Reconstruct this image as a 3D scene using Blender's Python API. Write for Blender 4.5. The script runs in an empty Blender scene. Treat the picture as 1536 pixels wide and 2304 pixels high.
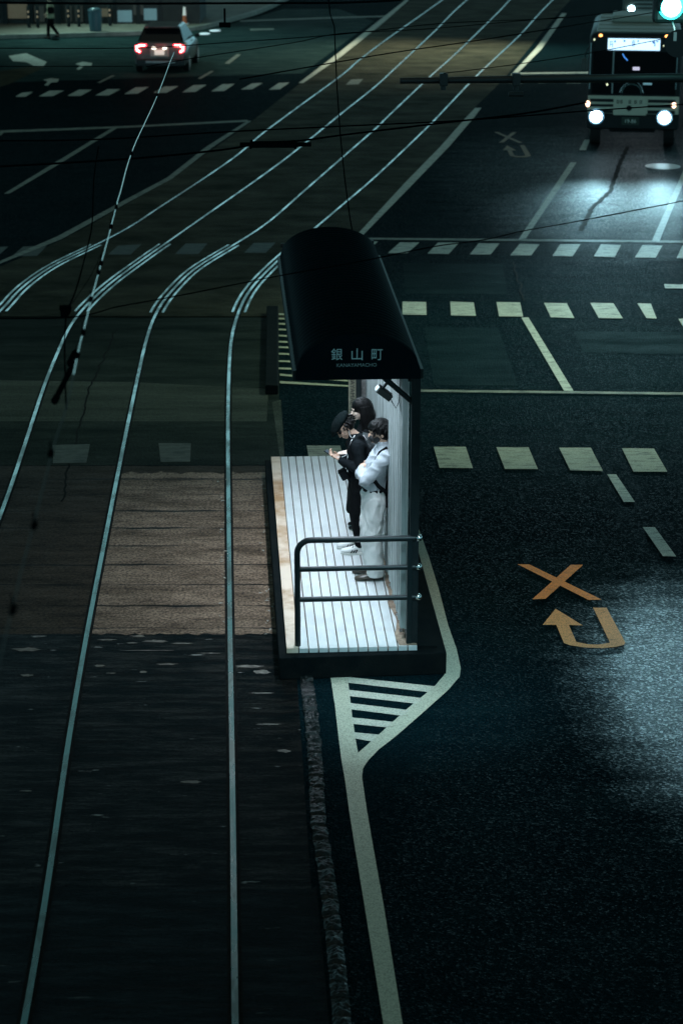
import bpy, bmesh, math, random
from math import sin, cos, tan, atan, pi, radians
from mathutils import Vector, Matrix, noise
random.seed(7)
C = bpy.context.scene
COL = C.collection

# ------------------------------------------------------------------ camera
H = 7.63                      # eye height on the footbridge
F = 4500.0                    # focal length in pixels of the 1536x2304 frame
TH = atan(1522.0 / F)         # pitch below the horizon
cam_d = bpy.data.cameras.new('camera'); cam = bpy.data.objects.new('camera', cam_d); COL.objects.link(cam)
cam.location = (0, 0, H); cam.rotation_euler = (pi/2 - TH, 0, 0)
cam_d.sensor_fit = 'VERTICAL'; cam_d.sensor_height = 36.0; cam_d.lens = F / 2304 * 36.0
cam_d.clip_start = 0.3; cam_d.clip_end = 900
cam_d.dof.use_dof = True; cam_d.dof.focus_distance = 20.2; cam_d.dof.aperture_fstop = 2.4
C.camera = cam
C.view_settings.view_transform = 'Standard'; C.view_settings.look = 'None'
C.view_settings.exposure = 0.0; C.view_settings.gamma = 1.0
C.render.resolution_x = 682; C.render.resolution_y = 1024

# ------------------------------------------------------------------ world: city night, a faint teal glow, stronger near the horizon
W = bpy.data.worlds.new('World'); C.world = W; W.use_nodes = True
nt = W.node_tree; nt.nodes.clear()
out = nt.nodes.new('ShaderNodeOutputWorld'); bg = nt.nodes.new('ShaderNodeBackground')
tc = nt.nodes.new('ShaderNodeTexCoord'); sx = nt.nodes.new('ShaderNodeSeparateXYZ'); rp = nt.nodes.new('ShaderNodeValToRGB')
nt.links.new(tc.outputs['Generated'], sx.inputs[0]); nt.links.new(sx.outputs['Z'], rp.inputs[0])
rp.color_ramp.elements[0].position = 0.0; rp.color_ramp.elements[0].color = (0.31, 0.76, 0.90, 1)
rp.color_ramp.elements[1].position = 0.95; rp.color_ramp.elements[1].color = (0.006, 0.022, 0.028, 1)
for z_, c_ in ((0.21, (0.42, 0.88, 1.0, 1)), (0.29, (0.20, 0.48, 0.53, 1)), (0.38, (0.034, 0.11, 0.12, 1)), (0.50, (0.014, 0.048, 0.052, 1))):
    e = rp.color_ramp.elements.new(z_); e.color = c_
nt.links.new(rp.outputs[0], bg.inputs[0]); bg.inputs[1].default_value = 0.80
nt.links.new(bg.outputs[0], out.inputs[0])

# ------------------------------------------------------------------ pixel <-> world helpers (1536x2304 photograph frame)
def P(px, py, z=0.0):
    dx = (px - 768) / F; dy = (1152 - py) / F
    d = Vector((dx, cos(TH) + dy * sin(TH), -sin(TH) + dy * cos(TH)))
    t = (z - H) / d.z
    return Vector((d.x * t, d.y * t, z))
def PY(px, py, Y):            # the point of a pixel's ray on the vertical plane y = Y
    dx = (px - 768) / F; dy = (1152 - py) / F
    d = Vector((dx, cos(TH) + dy * sin(TH), -sin(TH) + dy * cos(TH)))
    t = Y / d.y
    return Vector((d.x * t, Y, H + d.z * t))
def proj(v):
    x, y, z = v.x, v.y, v.z - H
    zc = y * cos(TH) - z * sin(TH); yc = y * sin(TH) + z * cos(TH)
    return (768 + F * x / zc, 1152 - F * yc / zc)

# ------------------------------------------------------------------ lamps
def lamp(name, kind, loc, energy, color, target=None, **kw):
    d = bpy.data.lights.new(name, kind); o = bpy.data.objects.new(name, d); COL.objects.link(o)
    o.location = loc; d.energy = energy; d.color = color
    for k, v in kw.items(): setattr(d, k, v)
    if target is not None:
        o.rotation_euler = (Vector(target) - Vector(loc)).to_track_quat('-Z', 'Y').to_euler()
    return o

# the wash of many distant street lamps and the night sky, soft and from above
sun = lamp('sky_glow', 'SUN', (0, -5, 30), 0.17, (0.90, 1.0, 0.80), (2, 6, 0), angle=radians(38))

# ------------------------------------------------------------------ materials
def mat(name, col, rough=0.6, metal=0.0, spec=0.5, noise_col=None, nscale=6.0, nfac=1.0, bump=0.0, bscale=40.0, stretch=(1, 1, 1),
        emit=None, estr=0.0, rvar=0.0, world=True, cut=(0.35, 0.65), alpha=None, trans=0.0, coat=0.0, detail=6):
    m = bpy.data.materials.new(name); m.use_nodes = True; n = m.node_tree; b = n.nodes['Principled BSDF']
    b.inputs['Base Color'].default_value = (*col, 1); b.inputs['Roughness'].default_value = rough
    b.inputs['Metallic'].default_value = metal; b.inputs['Specular IOR Level'].default_value = spec
    b.inputs['Coat Weight'].default_value = coat
    if trans: b.inputs['Transmission Weight'].default_value = trans
    if emit: b.inputs['Emission Color'].default_value = (*emit, 1); b.inputs['Emission Strength'].default_value = estr
    t = n.nodes.new('ShaderNodeNewGeometry') if world else n.nodes.new('ShaderNodeTexCoord')
    src = t.outputs['Position'] if world else t.outputs['Object']
    mp = n.nodes.new('ShaderNodeMapping'); mp.inputs['Scale'].default_value = stretch; n.links.new(src, mp.inputs[0])
    if noise_col or rvar:
        ns = n.nodes.new('ShaderNodeTexNoise'); ns.inputs['Scale'].default_value = nscale; ns.inputs['Detail'].default_value = detail
        ns.inputs['Roughness'].default_value = 0.65
        n.links.new(mp.outputs[0], ns.inputs['Vector'])
        r = n.nodes.new('ShaderNodeMapRange'); r.inputs[1].default_value = cut[0]; r.inputs[2].default_value = cut[1]
        n.links.new(ns.outputs[0], r.inputs[0])
        if noise_col:
            mx = n.nodes.new('ShaderNodeMix'); mx.data_type = 'RGBA'
            mx.inputs[6].default_value = (*col, 1); mx.inputs[7].default_value = (*noise_col, 1)
            n.links.new(r.outputs[0], mx.inputs[0]); n.links.new(mx.outputs[2], b.inputs['Base Color'])
        if rvar:
            r2 = n.nodes.new('ShaderNodeMapRange'); r2.inputs[3].default_value = rough; r2.inputs[4].default_value = max(0.03, min(1, rough + rvar))
            n.links.new(r.outputs[0], r2.inputs[0]); n.links.new(r2.outputs[0], b.inputs['Roughness'])
    if bump:
        nb = n.nodes.new('ShaderNodeTexNoise'); nb.inputs['Scale'].default_value = bscale; nb.inputs['Detail'].default_value = 4
        n.links.new(mp.outputs[0], nb.inputs['Vector'])
        bp = n.nodes.new('ShaderNodeBump'); bp.inputs['Strength'].default_value = bump; bp.inputs['Distance'].default_value = 0.01
        n.links.new(nb.outputs[0], bp.inputs['Height']); n.links.new(bp.outputs[0], b.inputs['Normal'])
    return m

def paint_mat(name, col, under=(0.02, 0.024, 0.024), wear=0.455, soft=0.12, stretch=(1, 3.5, 1), rough=0.55):
    """road paint: speckled with aggregate, worn in streaks"""
    m = bpy.data.materials.new(name); m.use_nodes = True; n = m.node_tree; b = n.nodes['Principled BSDF']
    g = n.nodes.new('ShaderNodeNewGeometry'); mp = n.nodes.new('ShaderNodeMapping'); mp.inputs['Scale'].default_value = stretch
    n.links.new(g.outputs['Position'], mp.inputs[0])
    a = n.nodes.new('ShaderNodeTexNoise'); a.inputs['Scale'].default_value = 3.2; a.inputs['Detail'].default_value = 8; a.inputs['Roughness'].default_value = 0.75
    f = n.nodes.new('ShaderNodeTexNoise'); f.inputs['Scale'].default_value = 90; f.inputs['Detail'].default_value = 3
    n.links.new(mp.outputs[0], a.inputs['Vector']); n.links.new(g.outputs['Position'], f.inputs['Vector'])
    r = n.nodes.new('ShaderNodeMapRange'); r.inputs[1].default_value = wear - soft; r.inputs[2].default_value = wear + 0.05; r.inputs[3].default_value = 0.12
    n.links.new(a.outputs[0], r.inputs[0])
    r2 = n.nodes.new('ShaderNodeMapRange'); r2.inputs[1].default_value = 0.3; r2.inputs[2].default_value = 0.6; r2.inputs[3].default_value = 0.45
    n.links.new(f.outputs[0], r2.inputs[0])
    mu = n.nodes.new('ShaderNodeMath'); mu.operation = 'MULTIPLY'; n.links.new(r.outputs[0], mu.inputs[0]); n.links.new(r2.outputs[0], mu.inputs[1])
    mx = n.nodes.new('ShaderNodeMix'); mx.data_type = 'RGBA'; mx.inputs[6].default_value = (*under, 1); mx.inputs[7].default_value = (*col, 1)
    n.links.new(mu.outputs[0], mx.inputs[0]); n.links.new(mx.outputs[2], b.inputs['Base Color'])
    b.inputs['Roughness'].default_value = rough; b.inputs['Specular IOR Level'].default_value = 0.12
    bp = n.nodes.new('ShaderNodeBump'); bp.inputs['Strength'].default_value = 0.25; bp.inputs['Distance'].default_value = 0.004
    n.links.new(f.outputs[0], bp.inputs['Height']); n.links.new(bp.outputs[0], b.inputs['Normal'])
    return m

def asphalt_mat(name, c0, c1, rough=0.55, sparkle=0.6, streak=(0.6, 1.7, 1), bscale=48, spec=0.005, gloss=()):
    m = bpy.data.materials.new(name); m.use_nodes = True; n = m.node_tree; b = n.nodes['Principled BSDF']
    g = n.nodes.new('ShaderNodeNewGeometry')
    mp = n.nodes.new('ShaderNodeMapping'); mp.inputs['Scale'].default_value = streak; n.links.new(g.outputs['Position'], mp.inputs[0])
    a = n.nodes.new('ShaderNodeTexNoise'); a.inputs['Scale'].default_value = 1.3; a.inputs['Detail'].default_value = 9; a.inputs['Roughness'].default_value = 0.7
    n.links.new(mp.outputs[0], a.inputs['Vector'])
    v = n.nodes.new('ShaderNodeTexVoronoi'); v.inputs['Scale'].default_value = bscale; n.links.new(g.outputs['Position'], v.inputs['Vector'])
    f = n.nodes.new('ShaderNodeTexNoise'); f.inputs['Scale'].default_value = bscale * 1.4; f.inputs['Detail'].default_value = 3
    n.links.new(g.outputs['Position'], f.inputs['Vector'])
    r = n.nodes.new('ShaderNodeMapRange'); r.inputs[1].default_value = 0.33; r.inputs[2].default_value = 0.68; n.links.new(a.outputs[0], r.inputs[0])
    mx = n.nodes.new('ShaderNodeMix'); mx.data_type = 'RGBA'; mx.inputs[6].default_value = (*c0, 1); mx.inputs[7].default_value = (*c1, 1)
    n.links.new(r.outputs[0], mx.inputs[0])
    rf = n.nodes.new('ShaderNodeMapRange'); rf.inputs[1].default_value = 0.3; rf.inputs[2].default_value = 0.7; rf.inputs[3].default_value = 0.25; rf.inputs[4].default_value = 1.9
    n.links.new(f.outputs[0], rf.inputs[0])
    mm = n.nodes.new('ShaderNodeMix'); mm.data_type = 'RGBA'; mm.blend_type = 'MULTIPLY'; mm.inputs[0].default_value = 1.0
    n.links.new(mx.outputs[2], mm.inputs[6]); n.links.new(rf.outputs[0], mm.inputs[7]); n.links.new(mm.outputs[2], b.inputs['Base Color'])
    b.inputs['Specular IOR Level'].default_value = spec
    last = None
    for (px, py, r0, r1, amt) in gloss:            # glossier stretches, placed where lamp sheen should show
        vm = n.nodes.new('ShaderNodeVectorMath'); vm.operation = 'DISTANCE'; ms = n.nodes.new('ShaderNodeVectorMath'); ms.operation = 'MULTIPLY'; ms.inputs[1].default_value = (2.4, 1, 1); n.links.new(g.outputs['Position'], ms.inputs[0]); n.links.new(ms.outputs[0], vm.inputs[0]); q_ = P(px, py); vm.inputs[1].default_value = (q_.x * 2.4, q_.y, 0)
        w1 = n.nodes.new('ShaderNodeMath'); w1.operation = 'MULTIPLY_ADD'; n.links.new(a.outputs[0], w1.inputs[0]); w1.inputs[1].default_value = -r1 * 0.7; n.links.new(vm.outputs['Value'], w1.inputs[2])
        mr = n.nodes.new('ShaderNodeMapRange'); mr.interpolation_type = 'SMOOTHSTEP'; mr.inputs[1].default_value = r0 - r1 * 0.35; mr.inputs[2].default_value = r1 - r1 * 0.35; mr.inputs[3].default_value = amt; mr.inputs[4].default_value = spec if last is None else 0.0
        n.links.new(w1.outputs[0], mr.inputs[0])
        if last is None: last = mr.outputs[0]
        else:
            ad_ = n.nodes.new('ShaderNodeMath'); n.links.new(last, ad_.inputs[0]); n.links.new(mr.outputs[0], ad_.inputs[1]); last = ad_.outputs[0]
    if last is not None:
        # single stones of the aggregate glint, most do not
        pw_ = n.nodes.new('ShaderNodeSeparateColor'); n.links.new(v.outputs['Color'], pw_.inputs[0])
        p3 = n.nodes.new('ShaderNodeMath'); p3.operation = 'POWER'; n.links.new(pw_.outputs[0], p3.inputs[0]); p3.inputs[1].default_value = 7.0
        sc_ = n.nodes.new('ShaderNodeMath'); sc_.operation = 'MULTIPLY_ADD'; n.links.new(p3.outputs[0], sc_.inputs[0]); sc_.inputs[1].default_value = 7.0; sc_.inputs[2].default_value = 0.10
        sm_ = n.nodes.new('ShaderNodeMath'); sm_.operation = 'MULTIPLY'; n.links.new(last, sm_.inputs[0]); n.links.new(sc_.outputs[0], sm_.inputs[1])
        n.links.new(sm_.outputs[0], b.inputs['Specular IOR Level'])
        rg = n.nodes.new('ShaderNodeMapRange'); rg.inputs[1].default_value = 0.1; rg.inputs[2].default_value = 0.5; rg.inputs[3].default_value = rough; rg.inputs[4].default_value = 0.34; n.links.new(last, rg.inputs[0]); gloss_rough = rg.outputs[0]
    else: gloss_rough = None
    rr = n.nodes.new('ShaderNodeMapRange'); rr.inputs[3].default_value = rough + 0.10; rr.inputs[4].default_value = rough - 0.10
    n.links.new(r.outputs[0], rr.inputs[0]); n.links.new(gloss_rough or rr.outputs[0], b.inputs['Roughness'])
    ad = n.nodes.new('ShaderNodeMath'); ad.operation = 'ADD'; n.links.new(v.outputs['Distance'], ad.inputs[0]); n.links.new(f.outputs[0], ad.inputs[1])
    bp = n.nodes.new('ShaderNodeBump'); bp.inputs['Strength'].default_value = sparkle; bp.inputs['Distance'].default_value = 0.016
    n.links.new(ad.outputs[0], bp.inputs['Height']); n.links.new(bp.outputs[0], b.inputs['Normal'])
    return m

def slab_mat(name, c0, c1, pitch=0.64, crack=0.5, rough=0.6, warp=0.35, bump=0.5, chips=0.0, grain=0.0):
    """old concrete or stone between the rails, cracked straight across at regular steps"""
    m = bpy.data.materials.new(name); m.use_nodes = True; n = m.node_tree; b = n.nodes['Principled BSDF']
    g = n.nodes.new('ShaderNodeNewGeometry')
    mp = n.nodes.new('ShaderNodeMapping'); mp.inputs['Scale'].default_value = (0.7, 2.2 if pitch > 0.5 else 4.5, 1); n.links.new(g.outputs['Position'], mp.inputs[0])
    a = n.nodes.new('ShaderNodeTexNoise'); a.inputs['Scale'].default_value = 1.6; a.inputs['Detail'].default_value = 12; a.inputs['Roughness'].default_value = 0.80
    n.links.new(mp.outputs[0], a.inputs['Vector'])
    r = n.nodes.new('ShaderNodeMapRange'); r.inputs[1].default_value = 0.35 if pitch > 0.5 else 0.46; r.inputs[2].default_value = 0.66; n.links.new(a.outputs[0], r.inputs[0])
    mx = n.nodes.new('ShaderNodeMix'); mx.data_type = 'RGBA'; mx.inputs[6].default_value = (*c0, 1); mx.inputs[7].default_value = (*c1, 1)
    n.links.new(r.outputs[0], mx.inputs[0])
    w = n.nodes.new('ShaderNodeTexNoise'); w.inputs['Scale'].default_value = 1.4; w.inputs['Detail'].default_value = 5
    mp2 = n.nodes.new('ShaderNodeMapping'); mp2.inputs['Scale'].default_value = (1.6, 0.5, 1); n.links.new(g.outputs['Position'], mp2.inputs[0]); n.links.new(mp2.outputs[0], w.inputs['Vector'])
    s = n.nodes.new('ShaderNodeSeparateXYZ'); n.links.new(g.outputs['Position'], s.inputs[0])
    def M(op, a_, b_=None, c_=None):
        q = n.nodes.new('ShaderNodeMath'); q.operation = op
        for i, vv in enumerate((a_, b_, c_)):
            if vv is None: continue
            if isinstance(vv, (int, float)): q.inputs[i].default_value = vv
            else: n.links.new(vv, q.inputs[i])
        return q.outputs[0]
    yy = M('ADD', M('MULTIPLY', s.outputs['Y'], 1.0 / pitch), M('MULTIPLY', w.outputs[0], warp))
    fr = M('FRACT', yy); d = M('ABSOLUTE', M('SUBTRACT', fr, 0.5))
    br = n.nodes.new('ShaderNodeTexNoise'); br.inputs['Scale'].default_value = 1.1; n.links.new(g.outputs['Position'], br.inputs['Vector'])
    thr = M('MULTIPLY', M('SUBTRACT', br.outputs[0], 0.36), 0.09 * crack)
    line = M('LESS_THAN', d, thr)
    base = mx.outputs[2]
    if grain:
        gn = n.nodes.new('ShaderNodeTexNoise'); gn.inputs['Scale'].default_value = 34; gn.inputs['Detail'].default_value = 3; n.links.new(g.outputs['Position'], gn.inputs['Vector'])
        gr = n.nodes.new('ShaderNodeMapRange'); gr.inputs[1].default_value = 0.32; gr.inputs[2].default_value = 0.68; gr.inputs[3].default_value = 1 - 0.75 * grain; gr.inputs[4].default_value = 1 + 0.85 * grain
        n.links.new(gn.outputs[0], gr.inputs[0])
        gm = n.nodes.new('ShaderNodeMix'); gm.data_type = 'RGBA'; gm.blend_type = 'MULTIPLY'; gm.inputs[0].default_value = 1.0
        n.links.new(base, gm.inputs[6]); n.links.new(gr.outputs[0], gm.inputs[7]); base = gm.outputs[2]
    mk = n.nodes.new('ShaderNodeMix'); mk.data_type = 'RGBA'; mk.inputs[7].default_value = (0.004, 0.004, 0.004, 1)
    n.links.new(line, mk.inputs[0]); n.links.new(base, mk.inputs[6])
    b.inputs['Specular IOR Level'].default_value = 0.025
    last = mk.outputs[2]
    if chips:
        cn = n.nodes.new('ShaderNodeTexNoise'); cn.inputs['Scale'].default_value = 2.4; cn.inputs['Detail'].default_value = 7; cn.inputs['Roughness'].default_value = 0.6
        mp3 = n.nodes.new('ShaderNodeMapping'); mp3.inputs['Scale'].default_value = (1.0, 4.5, 1); n.links.new(g.outputs['Position'], mp3.inputs[0]); n.links.new(mp3.outputs[0], cn.inputs['Vector'])
        cr = n.nodes.new('ShaderNodeMapRange'); cr.inputs[1].default_value = 0.66; cr.inputs[2].default_value = 0.70; n.links.new(cn.outputs[0], cr.inputs[0])
        mc = n.nodes.new('ShaderNodeMix'); mc.data_type = 'RGBA'; mc.inputs[7].default_value = (chips, chips * 0.95, chips * 0.88, 1)
        n.links.new(cr.outputs[0], mc.inputs[0]); n.links.new(last, mc.inputs[6]); last = mc.outputs[2]
    n.links.new(last, b.inputs['Base Color'])
    rr = n.nodes.new('ShaderNodeMapRange'); rr.inputs[3].default_value = rough + 0.1; rr.inputs[4].default_value = rough - 0.15
    n.links.new(r.outputs[0], rr.inputs[0]); n.links.new(rr.outputs[0], b.inputs['Roughness'])
    f = n.nodes.new('ShaderNodeTexNoise'); f.inputs['Scale'].default_value = 28; f.inputs['Detail'].default_value = 6; f.inputs['Roughness'].default_value = 0.7
    n.links.new(mp.outputs[0], f.inputs['Vector'])
    hh = M('SUBTRACT', M('ADD', f.outputs[0], M('MULTIPLY', a.outputs[0], 0.5 if bump > 0.6 else 0.15)), line)
    bp = n.nodes.new('ShaderNodeBump'); bp.inputs['Strength'].default_value = bump; bp.inputs['Distance'].default_value = 0.02
    n.links.new(hh, bp.inputs['Height']); n.links.new(bp.outputs[0], b.inputs['Normal'])
    return m

M_ = {}
M_['asphalt'] = asphalt_mat('asphalt', (0.0010, 0.0075, 0.0105), (0.0042, 0.0150, 0.0180), rough=0.62, sparkle=1.0, gloss=((1590, 1560, 0.0, 3.6, 0.95), (1345, 410, 0.3, 10.0, 0.15), (1500, 410, 0.3, 10.0, 0.15)))
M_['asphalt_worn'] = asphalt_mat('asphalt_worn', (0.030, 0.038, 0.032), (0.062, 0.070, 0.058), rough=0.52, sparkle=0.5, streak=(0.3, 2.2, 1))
M_['asphalt_far_lit'] = asphalt_mat('asphalt_far_lit', (0.010, 0.026, 0.026), (0.030, 0.056, 0.054), rough=0.6, sparkle=0.5)
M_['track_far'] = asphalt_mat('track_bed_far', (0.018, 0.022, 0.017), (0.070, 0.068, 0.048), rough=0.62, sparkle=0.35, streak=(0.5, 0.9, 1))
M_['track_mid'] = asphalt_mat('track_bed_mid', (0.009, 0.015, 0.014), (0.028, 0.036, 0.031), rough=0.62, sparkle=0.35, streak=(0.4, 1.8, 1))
M_['slab'] = slab_mat('slab_concrete', (0.036, 0.024, 0.016), (0.23, 0.160, 0.112), pitch=0.62, crack=1.7, rough=0.42, chips=0.0, bump=0.45, warp=0.12, grain=1.0)
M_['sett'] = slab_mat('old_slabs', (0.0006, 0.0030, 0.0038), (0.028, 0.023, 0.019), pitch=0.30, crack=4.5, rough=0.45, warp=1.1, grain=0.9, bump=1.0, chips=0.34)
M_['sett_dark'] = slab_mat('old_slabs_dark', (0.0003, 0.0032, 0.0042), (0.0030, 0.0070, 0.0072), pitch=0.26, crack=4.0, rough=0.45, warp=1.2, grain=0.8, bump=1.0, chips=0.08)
M_['white'] = paint_mat('white_paint', (0.62, 0.64, 0.55))
M_['white_fade'] = paint_mat('faded_white_paint', (0.30, 0.31, 0.25), under=(0.04, 0.042, 0.036), wear=0.5)
M_['white_ghost'] = paint_mat('ghost_white_paint', (0.085, 0.09, 0.07), under=(0.02, 0.022, 0.018), wear=0.52)
M_['orange'] = paint_mat('orange_paint', (0.98, 0.38, 0.07), wear=0.40, stretch=(1, 3, 1))
M_['orange_fade'] = paint_mat('faded_orange_paint', (0.30, 0.17, 0.07), wear=0.5)
M_['rail'] = mat('polished_rail', (0.86, 0.88, 0.84), rough=0.20, metal=1.0, noise_col=(0.34, 0.34, 0.31), nscale=1.1, detail=3, cut=(0.42, 0.6), stretch=(4, 1, 1), rvar=0.12, bump=0.02, bscale=9)
M_['groove'] = mat('groove', (0.003, 0.004, 0.004), rough=0.8, spec=0.05, noise_col=(0.012, 0.012, 0.011), nscale=14, bump=0.5)
M_['kerb_stone'] = mat('rough_kerb_stone', (0.003, 0.006, 0.006), spec=0.25, rough=0.42, noise_col=(0.035, 0.040, 0.040), cut=(0.5, 0.7), nscale=14, bump=1.0, bscale=24, rvar=0.35)
M_['concrete'] = mat('dark_concrete', (0.040, 0.042, 0.040), rough=0.75, noise_col=(0.075, 0.075, 0.068), nscale=5, bump=0.35, bscale=60)
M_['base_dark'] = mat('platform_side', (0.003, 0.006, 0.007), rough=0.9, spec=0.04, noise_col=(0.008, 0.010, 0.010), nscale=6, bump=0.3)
M_['pavement'] = mat('pavement', (0.10, 0.095, 0.075), rough=0.7, noise_col=(0.19, 0.17, 0.13), nscale=1.5, bump=0.3, bscale=20)

# ------------------------------------------------------------------ mesh helpers
def tag(o, label=None, cat=None, group=None, kind=None):
    if label: o['label'] = label
    if cat: o['category'] = cat
    if group: o['group'] = group
    if kind: o['kind'] = kind
    return o
def empty(name, loc=(0, 0, 0), rz=0.0, label=None, cat=None, group=None):
    o = bpy.data.objects.new(name, None); COL.objects.link(o); o.location = loc; o.rotation_euler = (0, 0, rz)
    o.empty_display_size = 0.2
    return tag(o, label, cat, group)
class MB:
    def __init__(s): s.v = []; s.f = []; s.sm = []
    def add(s, vs, fs, smooth=False):
        k = len(s.v); s.v += [Vector(p) for p in vs]; s.f += [tuple(i + k for i in f) for f in fs]; s.sm += [smooth] * len(fs); return s
    def box(s, c, d, rz=0.0, R=None):
        x, y, z = d[0] / 2, d[1] / 2, d[2] / 2
        vs = [Vector((a, b, e)) for e in (-z, z) for (a, b) in ((-x, -y), (x, -y), (x, y), (-x, y))]
        Q = R if R is not None else Matrix.Rotation(rz, 3, 'Z')
        vs = [Q @ p + Vector(c) for p in vs]
        return s.add(vs, [(3, 2, 1, 0), (4, 5, 6, 7), (0, 1, 5, 4), (1, 2, 6, 5), (2, 3, 7, 6), (3, 0, 4, 7)])
    def prism(s, poly, z0, z1):
        n = len(poly); vs = [Vector((p[0], p[1], z0)) for p in poly] + [Vector((p[0], p[1], z1)) for p in poly]
        fs = [tuple(range(n - 1, -1, -1)), tuple(range(n, 2 * n))] + [(i, (i + 1) % n, n + (i + 1) % n, n + i) for i in range(n)]
        return s.add(vs, fs)
    def extr(s, poly, axis, a, b):
        """profile polygon in the plane across AXIS, from a to b"""
        n = len(poly)
        def mk(p, t):
            return Vector((t, p[0], p[1])) if axis == 'x' else Vector((p[0], t, p[1]))
        vs = [mk(p, a) for p in poly] + [mk(p, b) for p in poly]
        fs = [tuple(range(n - 1, -1, -1)), tuple(range(n, 2 * n))] + [(i, (i + 1) % n, n + (i + 1) % n, n + i) for i in range(n)]
        return s.add(vs, fs)
    def poly(s, pts): return s.add(pts, [tuple(range(len(pts)))])
    def tube(s, pts, r, seg=10, cap=True):
        pts = [Vector(p) for p in pts]; n = len(pts); rs = r if isinstance(r, list) else [r] * n
        rings = []; up = Vector((0.0123, 0.021, 1.0)).normalized(); prev = None
        for i, p in enumerate(pts):
            t = (pts[min(i + 1, n - 1)] - pts[max(i - 1, 0)]).normalized()
            if prev is None:
                a = t.cross(up);
                if a.length < 0.1: a = t.cross(Vector((1, 0.01, 0)))
            else: a = prev - t * prev.dot(t)
            a.normalize(); prev = a; b = t.cross(a)
            rr = rs[i]; ra, rb = rr if isinstance(rr, (list, tuple)) else (rr, rr)
            rings.append([p + a * (ra * cos(2 * pi * k / seg)) + b * (rb * sin(2 * pi * k / seg)) for k in range(seg)])
        vs = [q for rg in rings for q in rg]; fs = []
        for i in range(n - 1):
            for k in range(seg):
                fs.append((i * seg + k, i * seg + (k + 1) % seg, (i + 1) * seg + (k + 1) % seg, (i + 1) * seg + k))
        s.add(vs, fs, True)
        if cap: s.add(rings[0][::-1], [tuple(range(seg))]); s.add(rings[-1], [tuple(range(seg))])
        return s
    def loft(s, rings, closed=True, smooth=True, cap=True):
        seg = len(rings[0]); vs = [Vector(q) for rg in rings for q in rg]; fs = []
        for i in range(len(rings) - 1):
            for k in range(seg if closed else seg - 1):
                fs.append((i * seg + k, i * seg + (k + 1) % seg, (i + 1) * seg + (k + 1) % seg, (i + 1) * seg + k))
        s.add(vs, fs, smooth)
        if cap and closed: s.add(rings[0][::-1], [tuple(range(seg))]); s.add(rings[-1], [tuple(range(seg))])
        return s
    def ell(s, c, r, seg=16, R=None, nr=10):
        Q = R if R is not None else Matrix.Identity(3); c = Vector(c); rings = []
        for i in range(nr + 1):
            t = -pi / 2 + pi * min(max(i / nr, 0.012), 0.988)
            rings.append([Q @ Vector((r[0] * cos(t) * cos(2 * pi * k / seg), r[1] * cos(t) * sin(2 * pi * k / seg), r[2] * sin(t))) + c for k in range(seg)])
        return s.loft(rings)
    def disc(s, c, r, ax='y', th=0.02, seg=20):
        c = Vector(c); d = {'x': Vector((1, 0, 0)), 'y': Vector((0, 1, 0)), 'z': Vector((0, 0, 1))}[ax]
        return s.tube([c - d * th / 2, c + d * th / 2], r, seg)
    def build(s, name, m, parent=None, bevel=0.0, loc=None, hard=False):
        me = bpy.data.meshes.new(name); me.from_pydata([tuple(p) for p in s.v], [], s.f)
        me.polygons.foreach_set('use_smooth', [False] * len(s.sm) if hard else s.sm)
        me.materials.append(m if not isinstance(m, str) else M_[m])
        bm = bmesh.new(); bm.from_mesh(me); bmesh.ops.recalc_face_normals(bm, faces=bm.faces); bm.to_mesh(me); bm.free()
        o = bpy.data.objects.new(name, me); COL.objects.link(o)
        if parent is not None: o.parent = parent
        if loc is not None: o.location = loc
        if bevel:
            md = o.modifiers.new('bevel', 'BEVEL'); md.width = bevel; md.segments = 2; md.limit_method = 'ANGLE'
        return o

def ground(name, polys, z, m, kind='structure', thick=0.0):
    """flat sheets lying on the road, given by their corners"""
    b = MB(); z *= 0.4
    for pl in polys:
        pts = [P(x, y, 0) for x, y in pl]
        if thick: b.prism([(p.x, p.y) for p in pts], z, z + thick)
        else: b.poly([Vector((p.x, p.y, z)) for p in pts])
    o = b.build(name, m)
    if kind: o['kind'] = kind
    for pl in o.data.polygons:
        if pl.normal.z < 0 and not thick: pl.flip()
    return o
def smooth_path(pts, step=0.25):
    g = [P(x, y, 0) for x, y in pts]; out_ = []
    for i in range(len(g) - 1):
        p0 = g[max(i - 1, 0)]; p1 = g[i]; p2 = g[i + 1]; p3 = g[min(i + 2, len(g) - 1)]
        n = max(2, int((p2 - p1).length / step))
        for k in range(n):
            t = k / n
            out_.append(0.5 * ((2 * p1) + (p2 - p0) * t + (2 * p0 - 5 * p1 + 4 * p2 - p3) * t * t + (3 * p1 - p0 - 3 * p2 + p3) * t ** 3))
    out_.append(g[-1])
    for _ in range(6):
        q = out_[:]
        for i in range(1, len(q) - 1): out_[i] = (q[i - 1] + q[i] * 2 + q[i + 1]) / 4
    return out_
def offset_path(path, d):
    r = []
    for i, p in enumerate(path):
        t = (path[min(i + 1, len(path) - 1)] - path[max(i - 1, 0)]).normalized(); nrm = Vector((t.y, -t.x, 0))
        r.append(p + nrm * d)
    return r
def strip(path, w, z0, z1, mb=None):
    a = offset_path(path, -w / 2); b = offset_path(path, w / 2); m = mb or MB()
    rings = []
    for p, q in zip(a, b):
        rings.append([Vector((p.x, p.y, z0)), Vector((p.x, p.y, z1)), Vector((q.x, q.y, z1)), Vector((q.x, q.y, z0))])
    return m.loft(rings, smooth=False)
def flat(path_a, path_b, z):
    vs = [Vector((p.x, p.y, z)) for p in path_a] + [Vector((p.x, p.y, z)) for p in path_b]; n = len(path_a)
    m = MB(); m.add(vs, [(i, i + 1, n + i + 1, n + i) for i in range(n - 1)]); return m

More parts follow.
